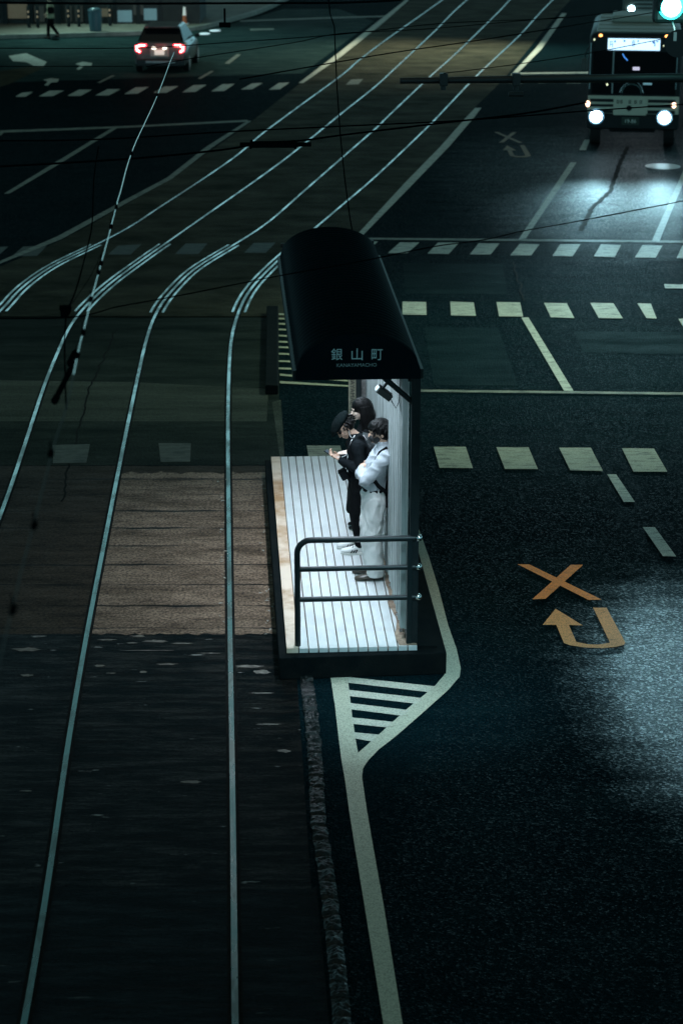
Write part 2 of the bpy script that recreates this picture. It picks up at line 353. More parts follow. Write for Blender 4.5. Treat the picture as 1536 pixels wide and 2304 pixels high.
# ================================================================== THE SETTING
g = MB(); g.poly([(-260, -40, 0), (260, -40, 0), (260, 420, 0), (-260, 420, 0)]); tag(g.build('road', 'asphalt'), kind='structure')

R1 = [(-330, 1000), (-120, 800), (0, 703), (42, 655), (110, 604), (180, 569), (240, 540), (300, 507), (355, 470), (415, 431), (480, 388), (540, 345), (605, 290), (768, 170), (805, 138), (868, 90), (950, 32), (1030, -25), (1130, -95)]
R2 = [(-620, 2700), (-330, 1950), (-160, 1560), (0, 1165), (57, 1000), (100, 869), (128, 800), (149, 752), (170, 717), (198, 685), (248, 639), (310, 593), (381, 543), (465, 484), (589, 397), (665, 340), (768, 256), (843, 196), (893, 150), (978, 70), (1033, 15), (1120, -60), (1190, -120)]
R3 = [(-60, 2900), (55, 2304), (110, 1980), (150, 1700), (192, 1450), (230, 1250), (279, 1000), (310, 851), (328, 772), (344, 722), (367, 679), (403, 638), (443, 602), (536, 546), (606, 499), (680, 434), (768, 357), (848, 287), (873, 262), (968, 172), (1028, 118), (1118, 30), (1148, -2), (1210, -70), (1250, -120)]
R4 = [(536, 2900), (529, 2304), (523, 1750), (518, 1450), (515, 1200), (513, 1000), (514, 880), (519, 776), (529, 727), (546, 681), (571, 642), (620, 592), (655, 562), (697, 524), (770, 462), (850, 393), (963, 285), (1008, 238), (1078, 165), (1168, 80), (1218, 25), (1290, -50), (1340, -120)]
RP = [smooth_path(r) for r in (R1, R2, R3, R4)]

def between(path, ya, yb):
    r = [p for p in path if ya <= proj(p)[1] <= yb]
    return r
# track bed: outer edges run alongside the outer rails
LB = smooth_path([(-620, 900), (-300, 730), (0, 600), (140, 540), (280, 462), (380, 405), (465, 345), (557, 280), (675, 188), (768, 122), (858, 50), (918, 5), (1000, -60), (1060, -120)])
RB = smooth_path([(760, 2900), (741, 2304), (705, 1900), (668, 1522), (640, 1100), (628, 890), (640, 740), (700, 640), (790, 545), (925, 400), (1055, 255), (1140, 168), (1255, 30), (1330, -50), (1390, -120)])
def resample(path, n):
    L = [0.0]
    for i in range(1, len(path)): L.append(L[-1] + (path[i] - path[i - 1]).length)
    r = []; j = 0
    for k in range(n):
        t = L[-1] * k / (n - 1)
        while j < len(L) - 2 and L[j + 1] < t: j += 1
        s_ = (t - L[j]) / max(1e-6, L[j + 1] - L[j]); r.append(path[j].lerp(path[j + 1], min(1, s_)))
    return r
far_l = [p for p in LB if p.y > P(0, 720).y]; far_r = [p for p in RB if p.y > P(0, 720).y]
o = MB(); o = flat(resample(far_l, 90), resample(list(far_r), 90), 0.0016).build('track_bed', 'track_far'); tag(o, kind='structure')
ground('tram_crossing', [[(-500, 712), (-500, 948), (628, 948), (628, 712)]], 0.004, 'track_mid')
ground('pale_asphalt_patch', [[(-400, 850), (-400, 948), (600, 948), (604, 875), (300, 860)]], 0.006, 'asphalt_worn')
M_['slab_shade'] = slab_mat('shaded_slab_concrete', (0.010, 0.009, 0.007), (0.046, 0.031, 0.020), pitch=0.62, crack=1.5, rough=0.55, warp=0.12, bump=0.3, grain=0.8)  # darker slab copy; the shelter light's falloff is put into its colour
rag = [(196 + 434 * k / 40, 1427 + 5 * noise.noise(Vector((k * 0.55, 2, 0))) + 3 * noise.noise(Vector((k * 1.7, 5, 0)))) for k in range(41)]
rag2 = [(598 - 336 * k / 30, 1064 + 6 * noise.noise(Vector((k * 0.5, 8, 0)))) for k in range(31)]
ground('track_paving', [rag + rag2], 0.006, 'slab')
pt = []; rq = random.Random(21)
for (cx, cy, w_, h_) in ((312, 1432, 18, 3), (350, 1443, 30, 3), (300, 1447, 14, 1.6), (410, 1448, 26, 1.4), (378, 1495, 26, 2.6), (322, 1512, 10, 3), (225, 1498, 12, 3), (60, 1462, 34, 5), (62, 1520, 16, 3), (560, 1500, 34, 4), (590, 1512, 22, 5), (240, 1440, 22, 2), (470, 1470, 30, 1.2), (430, 1760, 26, 4), (250, 1515, 14, 1.4), (60, 1780, 18, 2), (590, 1560, 30, 1.8), (640, 1690, 16, 4), (610, 1630, 34, 1.6), (330, 1464, 60, 1.0)):
    n_ = 18; pl = []
    for k in range(n_):
        a = 2 * pi * k / n_; rr_ = 0.55 + rq.random() * 0.6; pl.append((cx + w_ * cos(a) * rr_, cy + h_ * sin(a) * (0.5 + rq.random() * 0.6)))
    pt.append(pl)
ground('worn_patch', pt, 0.0075, mat('exposed_mortar', (0.20, 0.18, 0.15), rough=0.6, spec=0.2, noise_col=(0.05, 0.042, 0.036), nscale=12, stretch=(1, 3, 1)))
ground('track_paving', [[(-700, 1048), (-760, 1427), (196, 1427), (262, 1048)], [(262, 1048), (262, 1068), (600, 1068), (600, 1048)]], 0.004, 'slab_shade')
ground('tram_crossing', [[(-500, 948), (-520, 1048), (640, 1046), (636, 948)]], 0.006, 'track_mid')
ground('old_track_paving', [[(-900, 1427), (-1200, 2000), (700, 2000), (668, 1522), (630, 1519), (630, 1427)]], 0.004, 'sett')
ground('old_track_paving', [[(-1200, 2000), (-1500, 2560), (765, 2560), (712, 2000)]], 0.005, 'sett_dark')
ground('gutter', [[(640, 1100), (612, 905), (632, 900), (640, 1030), (668, 1100)]], 0.008, 'asphalt_worn')

# rails with the dark flange groove beside each
for i, pth in enumerate(RP):
    strip(pth, 0.100, 0.0030, 0.0044).build('rail_groove', 'groove')['kind'] = 'structure'
    strip(pth, 0.046, 0.0, 0.012).build('rail', 'rail')['kind'] = 'structure'
    seg = [p for p in pth if 548 <= proj(p)[1] <= 708]
    if len(seg) > 4:
        for d in (-0.105, 0.105):
            strip(offset_path(seg, d), 0.042, 0.0, 0.011).build('guard_rail', 'rail')['kind'] = 'structure'

# rough kerb stones between the tram paving and the lane, one long line of setts
pa = resample(smooth_path([(688, 1522), (703, 1640), (712, 1760), (716, 1850), (738, 2000), (760, 2200), (780, 2420)], 0.1), 900)
ks = MB(); rings = []
for i, p in enumerate(pa):
    t = (pa[min(i + 1, 899)] - pa[max(i - 1, 0)]).normalized(); nn = Vector((t.y, -t.x, 0)); rg = []
    d_ = i * 0.0085; gap = min(1.0, max(0.0, 1.2 + 2.2 * noise.noise(Vector((d_ * 1.3, 9, 2))))) * min(1.0, abs((d_ + 0.05 * noise.noise(Vector((d_ * 2, 3, 3)))) % 0.27 - 0.135) * 30)
    for k in range(13):
        a = (k / 12 - 0.5) * 0.125; q = p + nn * (a + 0.012 * noise.noise(Vector((d_ * 6, 1.0, 7))))
        hgt = 0.006 + gap * (0.030 * (1 - (abs(a) / 0.08) ** 3) + 0.022 * noise.noise(q * 16) + 0.010 * noise.noise(q * 42))
        rg.append(Vector((q.x, q.y, max(0.001, hgt))))
    rings.append(rg)
ks.loft(rings, closed=False, smooth=False, cap=False)
tag(ks.build('kerb', 'kerb_stone'), kind='structure')

# ---------------- painted markings
sqA = [[(975, 1006), (1047, 1006), (1063, 1054), (988, 1053)], [(1116, 1007), (1188, 1007), (1209, 1056), (1135, 1056)],
       [(1257, 1008), (1328, 1008), (1355, 1060), (1282, 1059)], [(1398, 1009), (1470, 1010), (1500, 1062), (1424, 1062)], [(1538, 1010), (1612, 1011), (1646, 1064), (1570, 1063)]]
ground('crossing_marking', sqA, 0.012, paint_mat('pale_square_paint', (0.50, 0.50, 0.38)))
ground('crossing_marking', [[(690, 1003), (765, 1003), (775, 1040), (696, 1040)]], 0.012, 'white_fade')
ground('faded_crossing_marking', [[(119, 1002), (203, 1000), (195, 1042), (120, 1043)], [(357, 998), (430, 998), (428, 1040), (362, 1040)]], 0.016, 'white_ghost')
sqB = [[(905, 679), (958, 680), (959, 709), (905, 708)], [(1012, 679), (1065, 681), (1070, 711), (1014, 710)], [(1116, 680), (1169, 681), (1176, 713), (1122, 712)],
       [(1223, 682), (1274, 683), (1291, 716), (1238, 714)], [(1327, 682), (1379, 683), (1400, 717), (1346, 716)], [(1433, 683), (1463, 684), (1476, 717), (1453, 716)],
       [(1525, 718), (1536, 718), (1560, 742), (1540, 742)]]
ground('crossing_marking', sqB, 0.012, 'white')
sqC = [[(805, 543), (850, 544), (828, 562), (790, 562)], [(899, 546), (943, 546), (916, 570), (872, 570)], [(985, 546), (1032, 546), (1009, 572), (961, 571)], [(1076, 548), (1123, 548), (1103, 573), (1056, 573)],
       [(1168, 549), (1213, 550), (1194, 575), (1147, 575)], [(1259, 550), (1305, 550), (1287, 577), (1242, 576)], [(1351, 550), (1396, 552), (1382, 579), (1335, 577)],
       [(1444, 552), (1489, 553), (1474, 580), (1427, 580)], [(1534, 553), (1580, 555), (1566, 583), (1521, 581)]]
ground('crossing_marking', sqC, 0.012, 'white')
sqC2 = [[(243, 573), (266, 553), (319, 550), (294, 573)], [(394, 572), (418, 548), (467, 548), (447, 572)], [(549, 569), (571, 547), (620, 546), (598, 569)], [(27, 577), (53, 555), (106, 553), (84, 576)], [(-60, 578), (-35, 557), (20, 555), (-5, 577)]]
ground('faded_crossing_marking', sqC2, 0.0085, 'white_ghost')
sqD = [[(35, 218), (50, 209), (75, 207), (58, 218)], [(88, 217), (112, 204), (145, 204), (118, 217)], [(152, 216), (178, 202), (208, 202), (182, 216)], [(215, 215), (242, 201), (272, 201), (245, 215)],
       [(280, 212), (305, 197), (335, 196), (310, 211)], [(345, 209), (370, 195), (402, 194), (375, 209)], [(410, 208), (435, 192), (465, 191), (440, 207)], [(475, 206), (500, 190), (528, 189), (505, 205)],
       [(542, 202), (567, 188), (591, 187), (567, 201)], [(605, 202), (627, 187), (651, 186), (630, 201)]]
ground('crossing_marking', sqD, 0.012, 'white')
ground('crossing_marking', [[(1143, 187), (1148, 181), (1180, 180), (1175, 187)], [(1209, 187), (1218, 179), (1247, 178), (1240, 186)], [(1273, 187), (1283, 176), (1313, 175), (1305, 187)]], 0.012, 'white')
ground('faded_crossing_marking', [[(777, 191), (790, 179), (816, 178), (806, 190)]], 0.0085, 'white_fade')
ln = lambda *p: list(p)
ground('lane_line', [ln((1155, 164), (1330, 162), (1331, 165), (1154, 167))], 0.012, 'white')
ground('lane_line', [ln((800, 535), (1560, 542), (1560, 547), (800, 539)), ln((936, 877), (1560, 884), (1560, 889), (936, 882)),
                     ln((0, 294), (280, 284), (557, 270), (557, 274), (280, 288), (0, 299)), ln((540, 46), (768, 38), (878, 35), (872, 38), (768, 41), (540, 49))], 0.012, 'white_fade')
ground('lane_line', [ln((794, 538), (808, 538), (930, 413), (1010, 330), (1068, 262), (1082, 243), (1068, 243), (1050, 262), (990, 330), (912, 410)),
                     ln((1148, 169), (1160, 169), (1218, 110), (1274, 30), (1263, 30), (1205, 108)),
                     ln((1302, 338), (1317, 338), (1326, 315), (1314, 315)), ln((1165, 540), (1182, 537), (1296, 366), (1282, 366)),
                     ln((1465, 543), (1482, 544), (1548, 384), (1536, 384))], 0.0125, 'white')
ground('lane_line', [ln((1172, 715), (1188, 715), (1289, 880), (1268, 880)), ln((1365, 1068), (1385, 1068), (1427, 1130), (1402, 1130)), ln((1445, 1187), (1472, 1187), (1520, 1253), (1490, 1252)),
                     ln((1493, 640), (1580, 641), (1580, 650), (1495, 649))], 0.0127, 'white')
ground('lane_line', [ln((10, 436), (22, 436), (130, 372), (268, 286), (256, 286), (118, 370)), ln((219, 186), (226, 187), (260, 170), (252, 170)), ln((445, 177), (452, 178), (482, 160), (474, 160)),
                     ln((505, 143), (516, 144), (542, 123), (533, 122)), ln((562, 65), (616, 64), (616, 67), (564, 69)), ln((0, 303), (0, 296), (12, 296), (2, 306)),
                     ln((0, 594), (0, 588), (130, 532), (278, 452), (376, 400), (465, 330), (557, 272), (566, 272), (478, 332), (388, 402), (288, 456), (140, 538))], 0.0127, 'white_fade')
ground('lane_line', [ln((672, 187), (682, 187), (768, 127), (860, 53), (920, 0), (912, 0), (850, 48), (760, 120)), ln((560, 332), (566, 332), (576, 324), (570, 324))], 0.0127, 'white')
# zigzag edge of the island and its hatching, bottom centre
ground('island_border', [ln((939, 1184), (964, 1253), (986, 1325), (1008, 1409), (1027, 1462), (1036, 1505), (1033, 1524), (1005, 1556), (949, 1606), (892, 1656), (852, 1687), (829, 1711), (821, 1722), (816, 1731), (814, 1750),
                           (826, 1830), (838, 1900), (863, 2040), (905, 2304), (950, 2560), (905, 2560), (862, 2304), (820, 2040), (797, 1900), (786, 1830), (775, 1750), (768, 1712), (761, 1656), (753, 1587), (744, 1528), (740, 1522),
                           (781, 1524), (783, 1534), (792, 1612), (800, 1666), (805, 1695), (820, 1682), (849, 1656), (914, 1597), (977, 1545), (1000, 1518), (999, 1497), (980, 1419), (955, 1325), (939, 1262))],
       0.012, paint_mat('island_paint', (0.56, 0.57, 0.44), wear=0.36))
Z6 = lambda x, y: (580 + x / 3.2, 1150 + y / 3.2)
ground('island_hatching', [[Z6(645, 1197), Z6(1272, 1264), Z6(1225, 1306), Z6(652, 1239)], [Z6(655, 1290), Z6(1190, 1350), Z6(1140, 1390), Z6(662, 1335)], [Z6(662, 1385), Z6(1092, 1437), Z6(1040, 1477), Z6(668, 1430)],
                            [Z6(673, 1488), Z6(978, 1521), Z6(928, 1561), Z6(680, 1535)], [Z6(688, 1595), Z6(872, 1613), Z6(818, 1662), Z6(700, 1640)]], 0.0127, paint_mat('hatch_paint', (0.60, 0.61, 0.50), wear=0.36))
Z4 = lambda x, y: (580 + x / 3.84, 500 + y / 3.84)
hb = [[(627, 500 + y / 3.84), (790, 500 + y / 3.84 + 6), (790, 500 + y / 3.84 + 10), (627, 500 + y / 3.84 + 3.6)] for y in (790, 828, 873, 922, 975, 1028, 1075, 1132, 1196, 1258)]
hb += [[Z4(190, 1312), Z4(780, 1365), Z4(780, 1380), Z4(190, 1328)], [Z4(190, 1375), Z4(780, 1412), Z4(780, 1424), Z4(190, 1395)], [Z4(540, 1296), Z4(860, 1290), Z4(860, 1340), Z4(800, 1330), Z4(720, 1314)]]
ground('island_hatching', hb, 0.0165, paint_mat('hatch_paint_far', (0.55, 0.54, 0.38), wear=0.36))
# no-U-turn sign painted in orange
Z7 = lambda x, y: (1100 + x / 3.523, 1220 + y / 3.523)
cross_a = [Z7(225, 178), Z7(315, 178), Z7(890, 458), Z7(785, 460)]; cross_b = [Z7(645, 182), Z7(742, 182), Z7(445, 452), Z7(340, 455)]
arrow = [[Z7(525, 530), Z7(738, 662), Z7(630, 660), Z7(530, 658), Z7(422, 658)], [Z7(530, 658), Z7(630, 660), Z7(688, 792), Z7(720, 800), Z7(780, 812), Z7(860, 815), Z7(950, 800), Z7(955, 798), Z7(822, 522), Z7(928, 522), Z7(1070, 785), Z7(1075, 800), Z7(1065, 817), Z7(1010, 832), Z7(900, 842), Z7(760, 838), Z7(640, 820), Z7(590, 802)]]
ground('no_turn_marking', [cross_a], 0.012, 'orange'); ground('no_turn_marking', [cross_b], 0.0125, 'orange'); ground('no_turn_marking', arrow, 0.012, paint_mat('orange_paint_pale', (0.95, 0.50, 0.17), wear=0.40, stretch=(1, 3, 1)))
sh = lambda pts: [(1120 + (x - 1196) * 0.34 + 2, 298 + (y - 1272) * 0.30) for x, y in pts]
ground('no_turn_marking', [sh(cross_a)], 0.012, 'orange_fade'); ground('no_turn_marking', [sh(cross_b)], 0.0125, 'orange_fade'); ground('no_turn_marking', [sh(a) for a in arrow], 0.012, 'orange_fade')
# arrows on the far left lanes
ground('lane_arrow', [[(20, 126), (60, 120), (78, 128), (106, 140), (98, 150), (76, 148), (60, 140), (30, 138)], [(170, 144), (186, 139), (208, 142), (206, 148), (190, 148), (180, 157), (172, 156), (182, 148)],
                        [(98, 180), (115, 176), (134, 178), (130, 185), (116, 186), (108, 193), (100, 192), (108, 184)]], 0.012, 'white')
ground('pale_asphalt_patch', [[(0, 160), (70, 150), (100, 152), (20, 190), (0, 196)]], 0.008, 'track_far')
ground('pale_asphalt_patch', [[(-300, 95), (0, 90), (330, 82), (520, 52), (640, 20), (760, 20), (840, 48), (680, 165), (-300, 195)]], 0.004, M_['asphalt_far_lit'])  # pool of far lamplight put into a paler patch
ground('asphalt_patch', [[(955, 735), (1120, 738), (1165, 868), (975, 866)], [(1290, 745), (1560, 748), (1600, 800), (1310, 792)], [(905, 592), (1130, 594), (1140, 662), (912, 660)]], 0.003, asphalt_mat('asphalt_repair', (0.0022, 0.0100, 0.0125), (0.0060, 0.0180, 0.0200), rough=0.65, sparkle=0.6))
# manhole cover
mc = MB(); c = P(1490, 375); mc.tube([(c.x, c.y, 0.0), (c.x, c.y, 0.014)], 0.42, 32)
for k in range(-6, 7):
    w = math.sqrt(max(0, 0.40 ** 2 - (k * 0.06) ** 2)); mc.box((c.x, c.y + k * 0.06, 0.016), (2 * w, 0.02, 0.006))
tag(mc.build('manhole_cover', mat('manhole_iron', (0.5, 0.5, 0.48), rough=0.28, metal=0.9, bump=0.2)), 'round iron manhole cover shining in the bus headlights', 'manhole cover')
# cracks in the asphalt
def crack(pts, w, name='road_crack'):
    path = [P(x, y) for x, y in pts]; path = resample(path, 60)
    path = [p + Vector((noise.noise(p * 3.0) * 0.05 + noise.noise(p * 11) * 0.02, 0, 0)) for p in path]
    tag(flat(offset_path(path, -w / 2), offset_path(path, w / 2), 0.0062).build(name, 'groove'), kind='structure')
crack([(1305, 520), (1330, 470), (1372, 430), (1392, 370), (1412, 330)], 0.10)
crack([(1155, 590), (1168, 640), (1176, 678)], 0.03)
crack([(330, 735), (262, 740), (238, 800), (198, 880), (185, 950), (160, 1020), (140, 1130)], 0.025)
# far sidewalk with its kerb
sw = [(-400, 92), (0, 87), (200, 82), (330, 78), (440, 68), (520, 48), (600, 22), (700, -30), (700, -140), (-400, -140)]
ground('sidewalk', [sw], 0.0, 'pavement', thick=0.14)
kb = smooth_path(sw[:8]); strip(kb, 0.22, 0.0, 0.16).build('kerb', mat('pale_kerb', (0.30, 0.30, 0.26), rough=0.6, noise_col=(0.18, 0.18, 0.15), nscale=2))['kind'] = 'structure'

# ================================================================== PLATFORM (local frame: x across to the right, y away along the tracks)
A0 = P(645, 1460, 0.27); A1 = P(610, 1028, 0.27); B0 = P(940, 1457, 0.27)
ud = (A1 - A0); ud.z = 0; PL = ud.length; ANG = math.atan2(ud.y, ud.x) - pi / 2
vd = Vector((cos(ANG), sin(ANG), 0)); PW = (B0 - A0).dot(vd)
O = Vector((A0.x, A0.y, 0))
def loc(p):                      # world -> platform frame
    d = Vector(p) - O; return Vector((d.dot(vd), d.dot(ud.normalized()), d.z))
def wld(v, u, z): return O + vd * v + ud.normalized() * u + Vector((0, 0, z))
print('PLATFORM', PL, PW, math.degrees(ANG), O)
DK = 0.27
pf = empty('tram_platform', O, ANG, 'narrow raised tram platform with pale planked deck and orange worn edge', 'platform')
sideb = MB(); q = loc(P(628, 1521, 0)); q2 = loc(P(1000, 1505, 0)); vL = q.x; uN = min(q.y, -0.12)
print('BASE', q, q2)
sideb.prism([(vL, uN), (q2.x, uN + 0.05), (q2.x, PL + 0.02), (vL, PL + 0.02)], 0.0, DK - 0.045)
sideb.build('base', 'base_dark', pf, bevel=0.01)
M_['deck'] = mat('deck_plank', (0.66, 0.68, 0.68), rough=0.55, noise_col=(0.56, 0.58, 0.58), nscale=3, stretch=(3, 1, 1), bump=0.15, bscale=60)
M_['deck_dirty'] = mat('deck_edge', (0.40, 0.22, 0.10), rough=0.6, noise_col=(0.72, 0.58, 0.46), nscale=1.6, cut=(0.40, 0.58), bump=0.15)
nb = 12; edge = 0.115; pw = (PW - edge) / nb
dk = MB()
for i in range(nb):
    x0 = edge + i * pw + 0.006; x1 = edge + (i + 1) * pw - 0.006
    dk.prism([(x0, 0), (x1, 0), (x1, PL), (x0, PL)], DK - 0.044, DK)
dk.build('deck', 'deck', pf)
ee = MB(); ee.prism([(0, 0), (edge - 0.004, 0), (edge - 0.004, PL), (0, PL)], DK - 0.044, DK + 0.002); ee.build('edge_strip', 'deck_dirty', pf)
ss = MB(); ss.prism([(0.01, 0.01), (PW - 0.01, 0.01), (PW - 0.01, PL - 0.01), (0.01, PL - 0.01)], DK - 0.0445, DK - 0.028); ss.build('deck_joint_bed', mat('rusty_joint', (0.10, 0.06, 0.035), rough=0.8), pf)
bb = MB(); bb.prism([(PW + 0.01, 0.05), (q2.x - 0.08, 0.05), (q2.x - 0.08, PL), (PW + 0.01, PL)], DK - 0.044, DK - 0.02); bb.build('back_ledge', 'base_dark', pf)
dirt = mat('rusty_dirt', (0.16, 0.10, 0.065), rough=0.85, noise_col=(0.35, 0.27, 0.20), nscale=9, bump=0.4)
pf2 = MB(); pts = []
N = 60
for i in range(N + 1):
    u_ = 0.02 + (PL - 0.04) * i / N
    pts.append((PW - 0.17 - 0.05 * noise.noise(Vector((u_ * 2.2, 1, 0))) - 0.015 * noise.noise(Vector((u_ * 9, 5, 0))), u_))
pf2.add([Vector((a, b, DK + 0.003)) for a, b in pts] + [Vector((PW - 0.005, b, DK + 0.003)) for a, b in pts], [(i, i + 1, N + 2 + i, N + 1 + i) for i in range(N)])
pf2.build('grime', dirt, pf)

# island end across the crossing
isl = MB(); isl.prism([(p.x, p.y) for p in (P(600, 706), P(597, 888), P(626, 888), P(626, 706))], 0.0, 0.14)
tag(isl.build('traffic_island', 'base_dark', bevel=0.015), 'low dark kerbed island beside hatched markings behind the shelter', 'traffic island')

# ================================================================== SHELTER
M_['black_steel'] = mat('black_steel', (0.008, 0.013, 0.015), rough=0.45, metal=0.0, spec=0.2, noise_col=(0.014, 0.019, 0.020), nscale=12, bump=0.05)
M_['roof_black'] = mat('roof_sheet', (0.0008, 0.0055, 0.0085), rough=0.6, metal=0.0, spec=0.02, noise_col=(0.0016, 0.0075, 0.0110), nscale=3)
M_['corr'] = mat('corrugated_steel', (0.50, 0.54, 0.54), rough=0.36, metal=0.4, noise_col=(0.26, 0.29, 0.28), nscale=5, stretch=(1, 1, 0.15), rvar=0.2, bump=0.05)
M_['lettering'] = mat('sign_lettering', (0.42, 0.55, 0.58), rough=0.5)
EZ = 3.02
e0 = loc(P(665, 838, EZ)); e1 = loc(P(945, 832, EZ)); f0 = loc(P(620, 580, EZ))
print('EAVE', e0, e1, f0)
RL, RR, RN, RF = e0.x, e1.x, e0.y, min(f0.y, e0.y + 7.5); RISE = 0.34
sf = empty('tram_stop_shelter', O, ANG, 'tram stop shelter with black ribbed barrel roof and corrugated back wall', 'shelter')
rb = MB(); nr_ = int((RF - RN) / 0.125); rings = []
def arc(k, lift=0.0, n=24):
    t = k / n; x = RL + (RR - RL) * t; a = (t - 0.5) * 2
    return x, EZ + RISE * math.sqrt(max(0, 1 - abs(a) ** 2.1)) + lift
for i in range(nr_ * 4 + 1):
    u_ = RN + (RF - RN) * i / (nr_ * 4); lift = 0.013 * cos(2 * pi * i / 4)
    rings.append([Vector((arc(k, lift)[0], u_, arc(k, lift)[1])) for k in range(25)])
rb.loft(rings, closed=False, smooth=True, cap=False)
ro = rb.build('roof', 'roof_black', sf); sd = ro.modifiers.new('s', 'SOLIDIFY'); sd.thickness = 0.012; sd.offset = -1
# eave channel on both sides and flat gable panels carrying the name of the stop
ev = MB()
for x in (RL, RR): ev.box((x, (RN + RF) / 2, EZ - 0.03), (0.05, RF - RN, 0.09))
ev.build('eave', 'black_steel', sf)
for u_ in (RN - 0.012, RF + 0.012):
    gb = MB(); pr = [(RL, EZ - 0.07)] + [(arc(k)[0], arc(k, 0.004)[1]) for k in range(25)] + [(RR, EZ - 0.07)]
    gb.extr(pr, 'y', u_ - 0.01, u_ + 0.01); gb.build('gable', 'roof_black', sf)
def text(body, size, m, parent, at, rot, name='lettering', ext=0.002, space=1.0, width=None, align='CENTER'):
    cu = bpy.data.curves.new('t', 'FONT'); cu.body = body; cu.size = size; cu.align_x = align; cu.extrude = ext; cu.space_character = space
    ob = bpy.data.objects.new('t', cu); COL.objects.link(ob); bpy.context.view_layer.update()
    dg = bpy.context.evaluated_depsgraph_get(); me = bpy.data.meshes.new_from_object(ob.evaluated_get(dg)); bpy.data.objects.remove(ob)
    xs = [v.co.x for v in me.vertices]
    if width and xs:
        k = width / (max(xs) - min(xs)); c_ = (max(xs) + min(xs)) / 2
        for v in me.vertices: v.co.x = (v.co.x - c_) * k
    me.materials.clear(); me.materials.append(m if not isinstance(m, str) else M_[m])
    o_ = bpy.data.objects.new(name, me); COL.objects.link(o_); o_.parent = parent; o_.location = at; o_.rotation_euler = rot
    return o_
gy = RN - 0.026
def g_at(px, py):
    """where a pixel's ray meets the gable plane, in the platform frame"""
    n_ = ud.normalized(); d = P(px, py, 0) - cam.location; o_ = wld(0, gy, 0); t = (o_ - cam.location).dot(n_) / d.dot(n_); return loc(cam.location + d * t)
a_ = g_at(745, 811); b_ = g_at(861, 811); t_ = g_at(803, 785)
for ch, px in (('銀', 757.5), ('山', 803), ('町', 848)):
    w = g_at(px, 811); text(ch, (t_.z - w.z) * 1.12, 'lettering', sf, (w.x, gy, w.z + 0.012), (pi / 2, 0, 0), width=(b_.x - a_.x) * 25 / 116)
w = g_at(802, 825); w2 = g_at(802, 817); text('KANAYAMACHO', (w2.z - w.z) * 1.35, mat('sign_lettering_dim', (0.24, 0.32, 0.33), rough=0.5), sf, (w.x, gy, w.z), (pi / 2, 0, 0), width=(b_.x - a_.x) * 90 / 116)

def in_plane(px, py, u_):
    n_ = ud.normalized(); d = P(px, py, 0) - cam.location; o_ = wld(0, u_, 0); t = (o_ - cam.location).dot(n_) / d.dot(n_); return loc(cam.location + d * t)
# back wall of corrugated sheet
cl = loc(P(925, 1450, DK)); VX = cl.x - 0.02
print('WALLX', VX, PW)
colU = 0.12
for u_ in (colU, 2.9, PL - 0.15):
    MB().box((VX + 0.040, u_, (EZ + DK) / 2), (0.082, 0.10, EZ - DK)).build('column', 'black_steel', sf, bevel=0.006)
cw = MB(); ringsT = []; nW = int((PL - 0.3) / 0.02)
lo, hi = [], []
for i in range(nW * 2 + 1):
    u_ = colU + 0.04 + i * 0.01; x = VX - 0.045 + 0.036 * max(-0.8, min(0.8, 1.8 * cos(2 * pi * (u_ - colU - 0.04) / 0.21)))
    lo.append(Vector((x, u_, DK + 0.10))); hi.append(Vector((x, u_, EZ - 0.12)))
cw.loft([lo, hi], closed=False, smooth=False, cap=False)
cwo = cw.build('wall_panel', 'corr', sf); md = cwo.modifiers.new('s', 'SOLIDIFY'); md.thickness = 0.003
fr = MB(); fr.box((VX, PL / 2, DK + 0.07), (0.05, PL - 0.3, 0.05)); fr.box((VX, PL / 2, EZ - 0.14), (0.06, PL - 0.3, 0.06)); fr.box((VX + 0.03, PL / 2, 1.5), (0.03, PL - 0.3, 0.05)); fr.build('wall_frame', 'black_steel', sf)
M_['galv'] = mat('galvanised_steel', (0.4, 0.4, 0.4), rough=0.45, metal=0.8)
k = colU + 0.25
while k < PL - 0.2:
    ft = MB(); ft.box((VX - 0.055, k, DK + 0.008), (0.03, 0.035, 0.008)); ft.box((VX - 0.045, k, DK + 0.05), (0.012, 0.02, 0.09)); ft.tube([(VX - 0.06, k, DK + 0.012), (VX - 0.06, k, DK + 0.026)], 0.008, 8)
    ft.build('foot_bracket', 'galv', sf); k += 0.42
for u_ in (colU, 2.9, PL - 0.15):
    ga = in_plane(918, 902, colU); gb_ = in_plane(845, 836, colU); gd = (gb_ - ga) / (gb_ - ga).length; ge = ga + gd * ((EZ + 0.12 - ga.z) / gd.z)
    br = MB(); br.tube([(VX + 0.02, u_, ga.z - 0.02), (ge.x, u_, ge.z)], 0.028, 6); br.tube([(VX + 0.0, u_, EZ - 0.05), (RL + 0.04, u_, EZ - 0.05)], 0.028, 6); br.build('bracket_arm', 'black_steel', sf)
pu = MB()
for x in (0.30, 0.75): pu.box((x, (RN + RF) / 2, EZ + 0.10), (0.04, RF - RN - 0.1, 0.05))
pu.build('purlin', 'black_steel', sf)
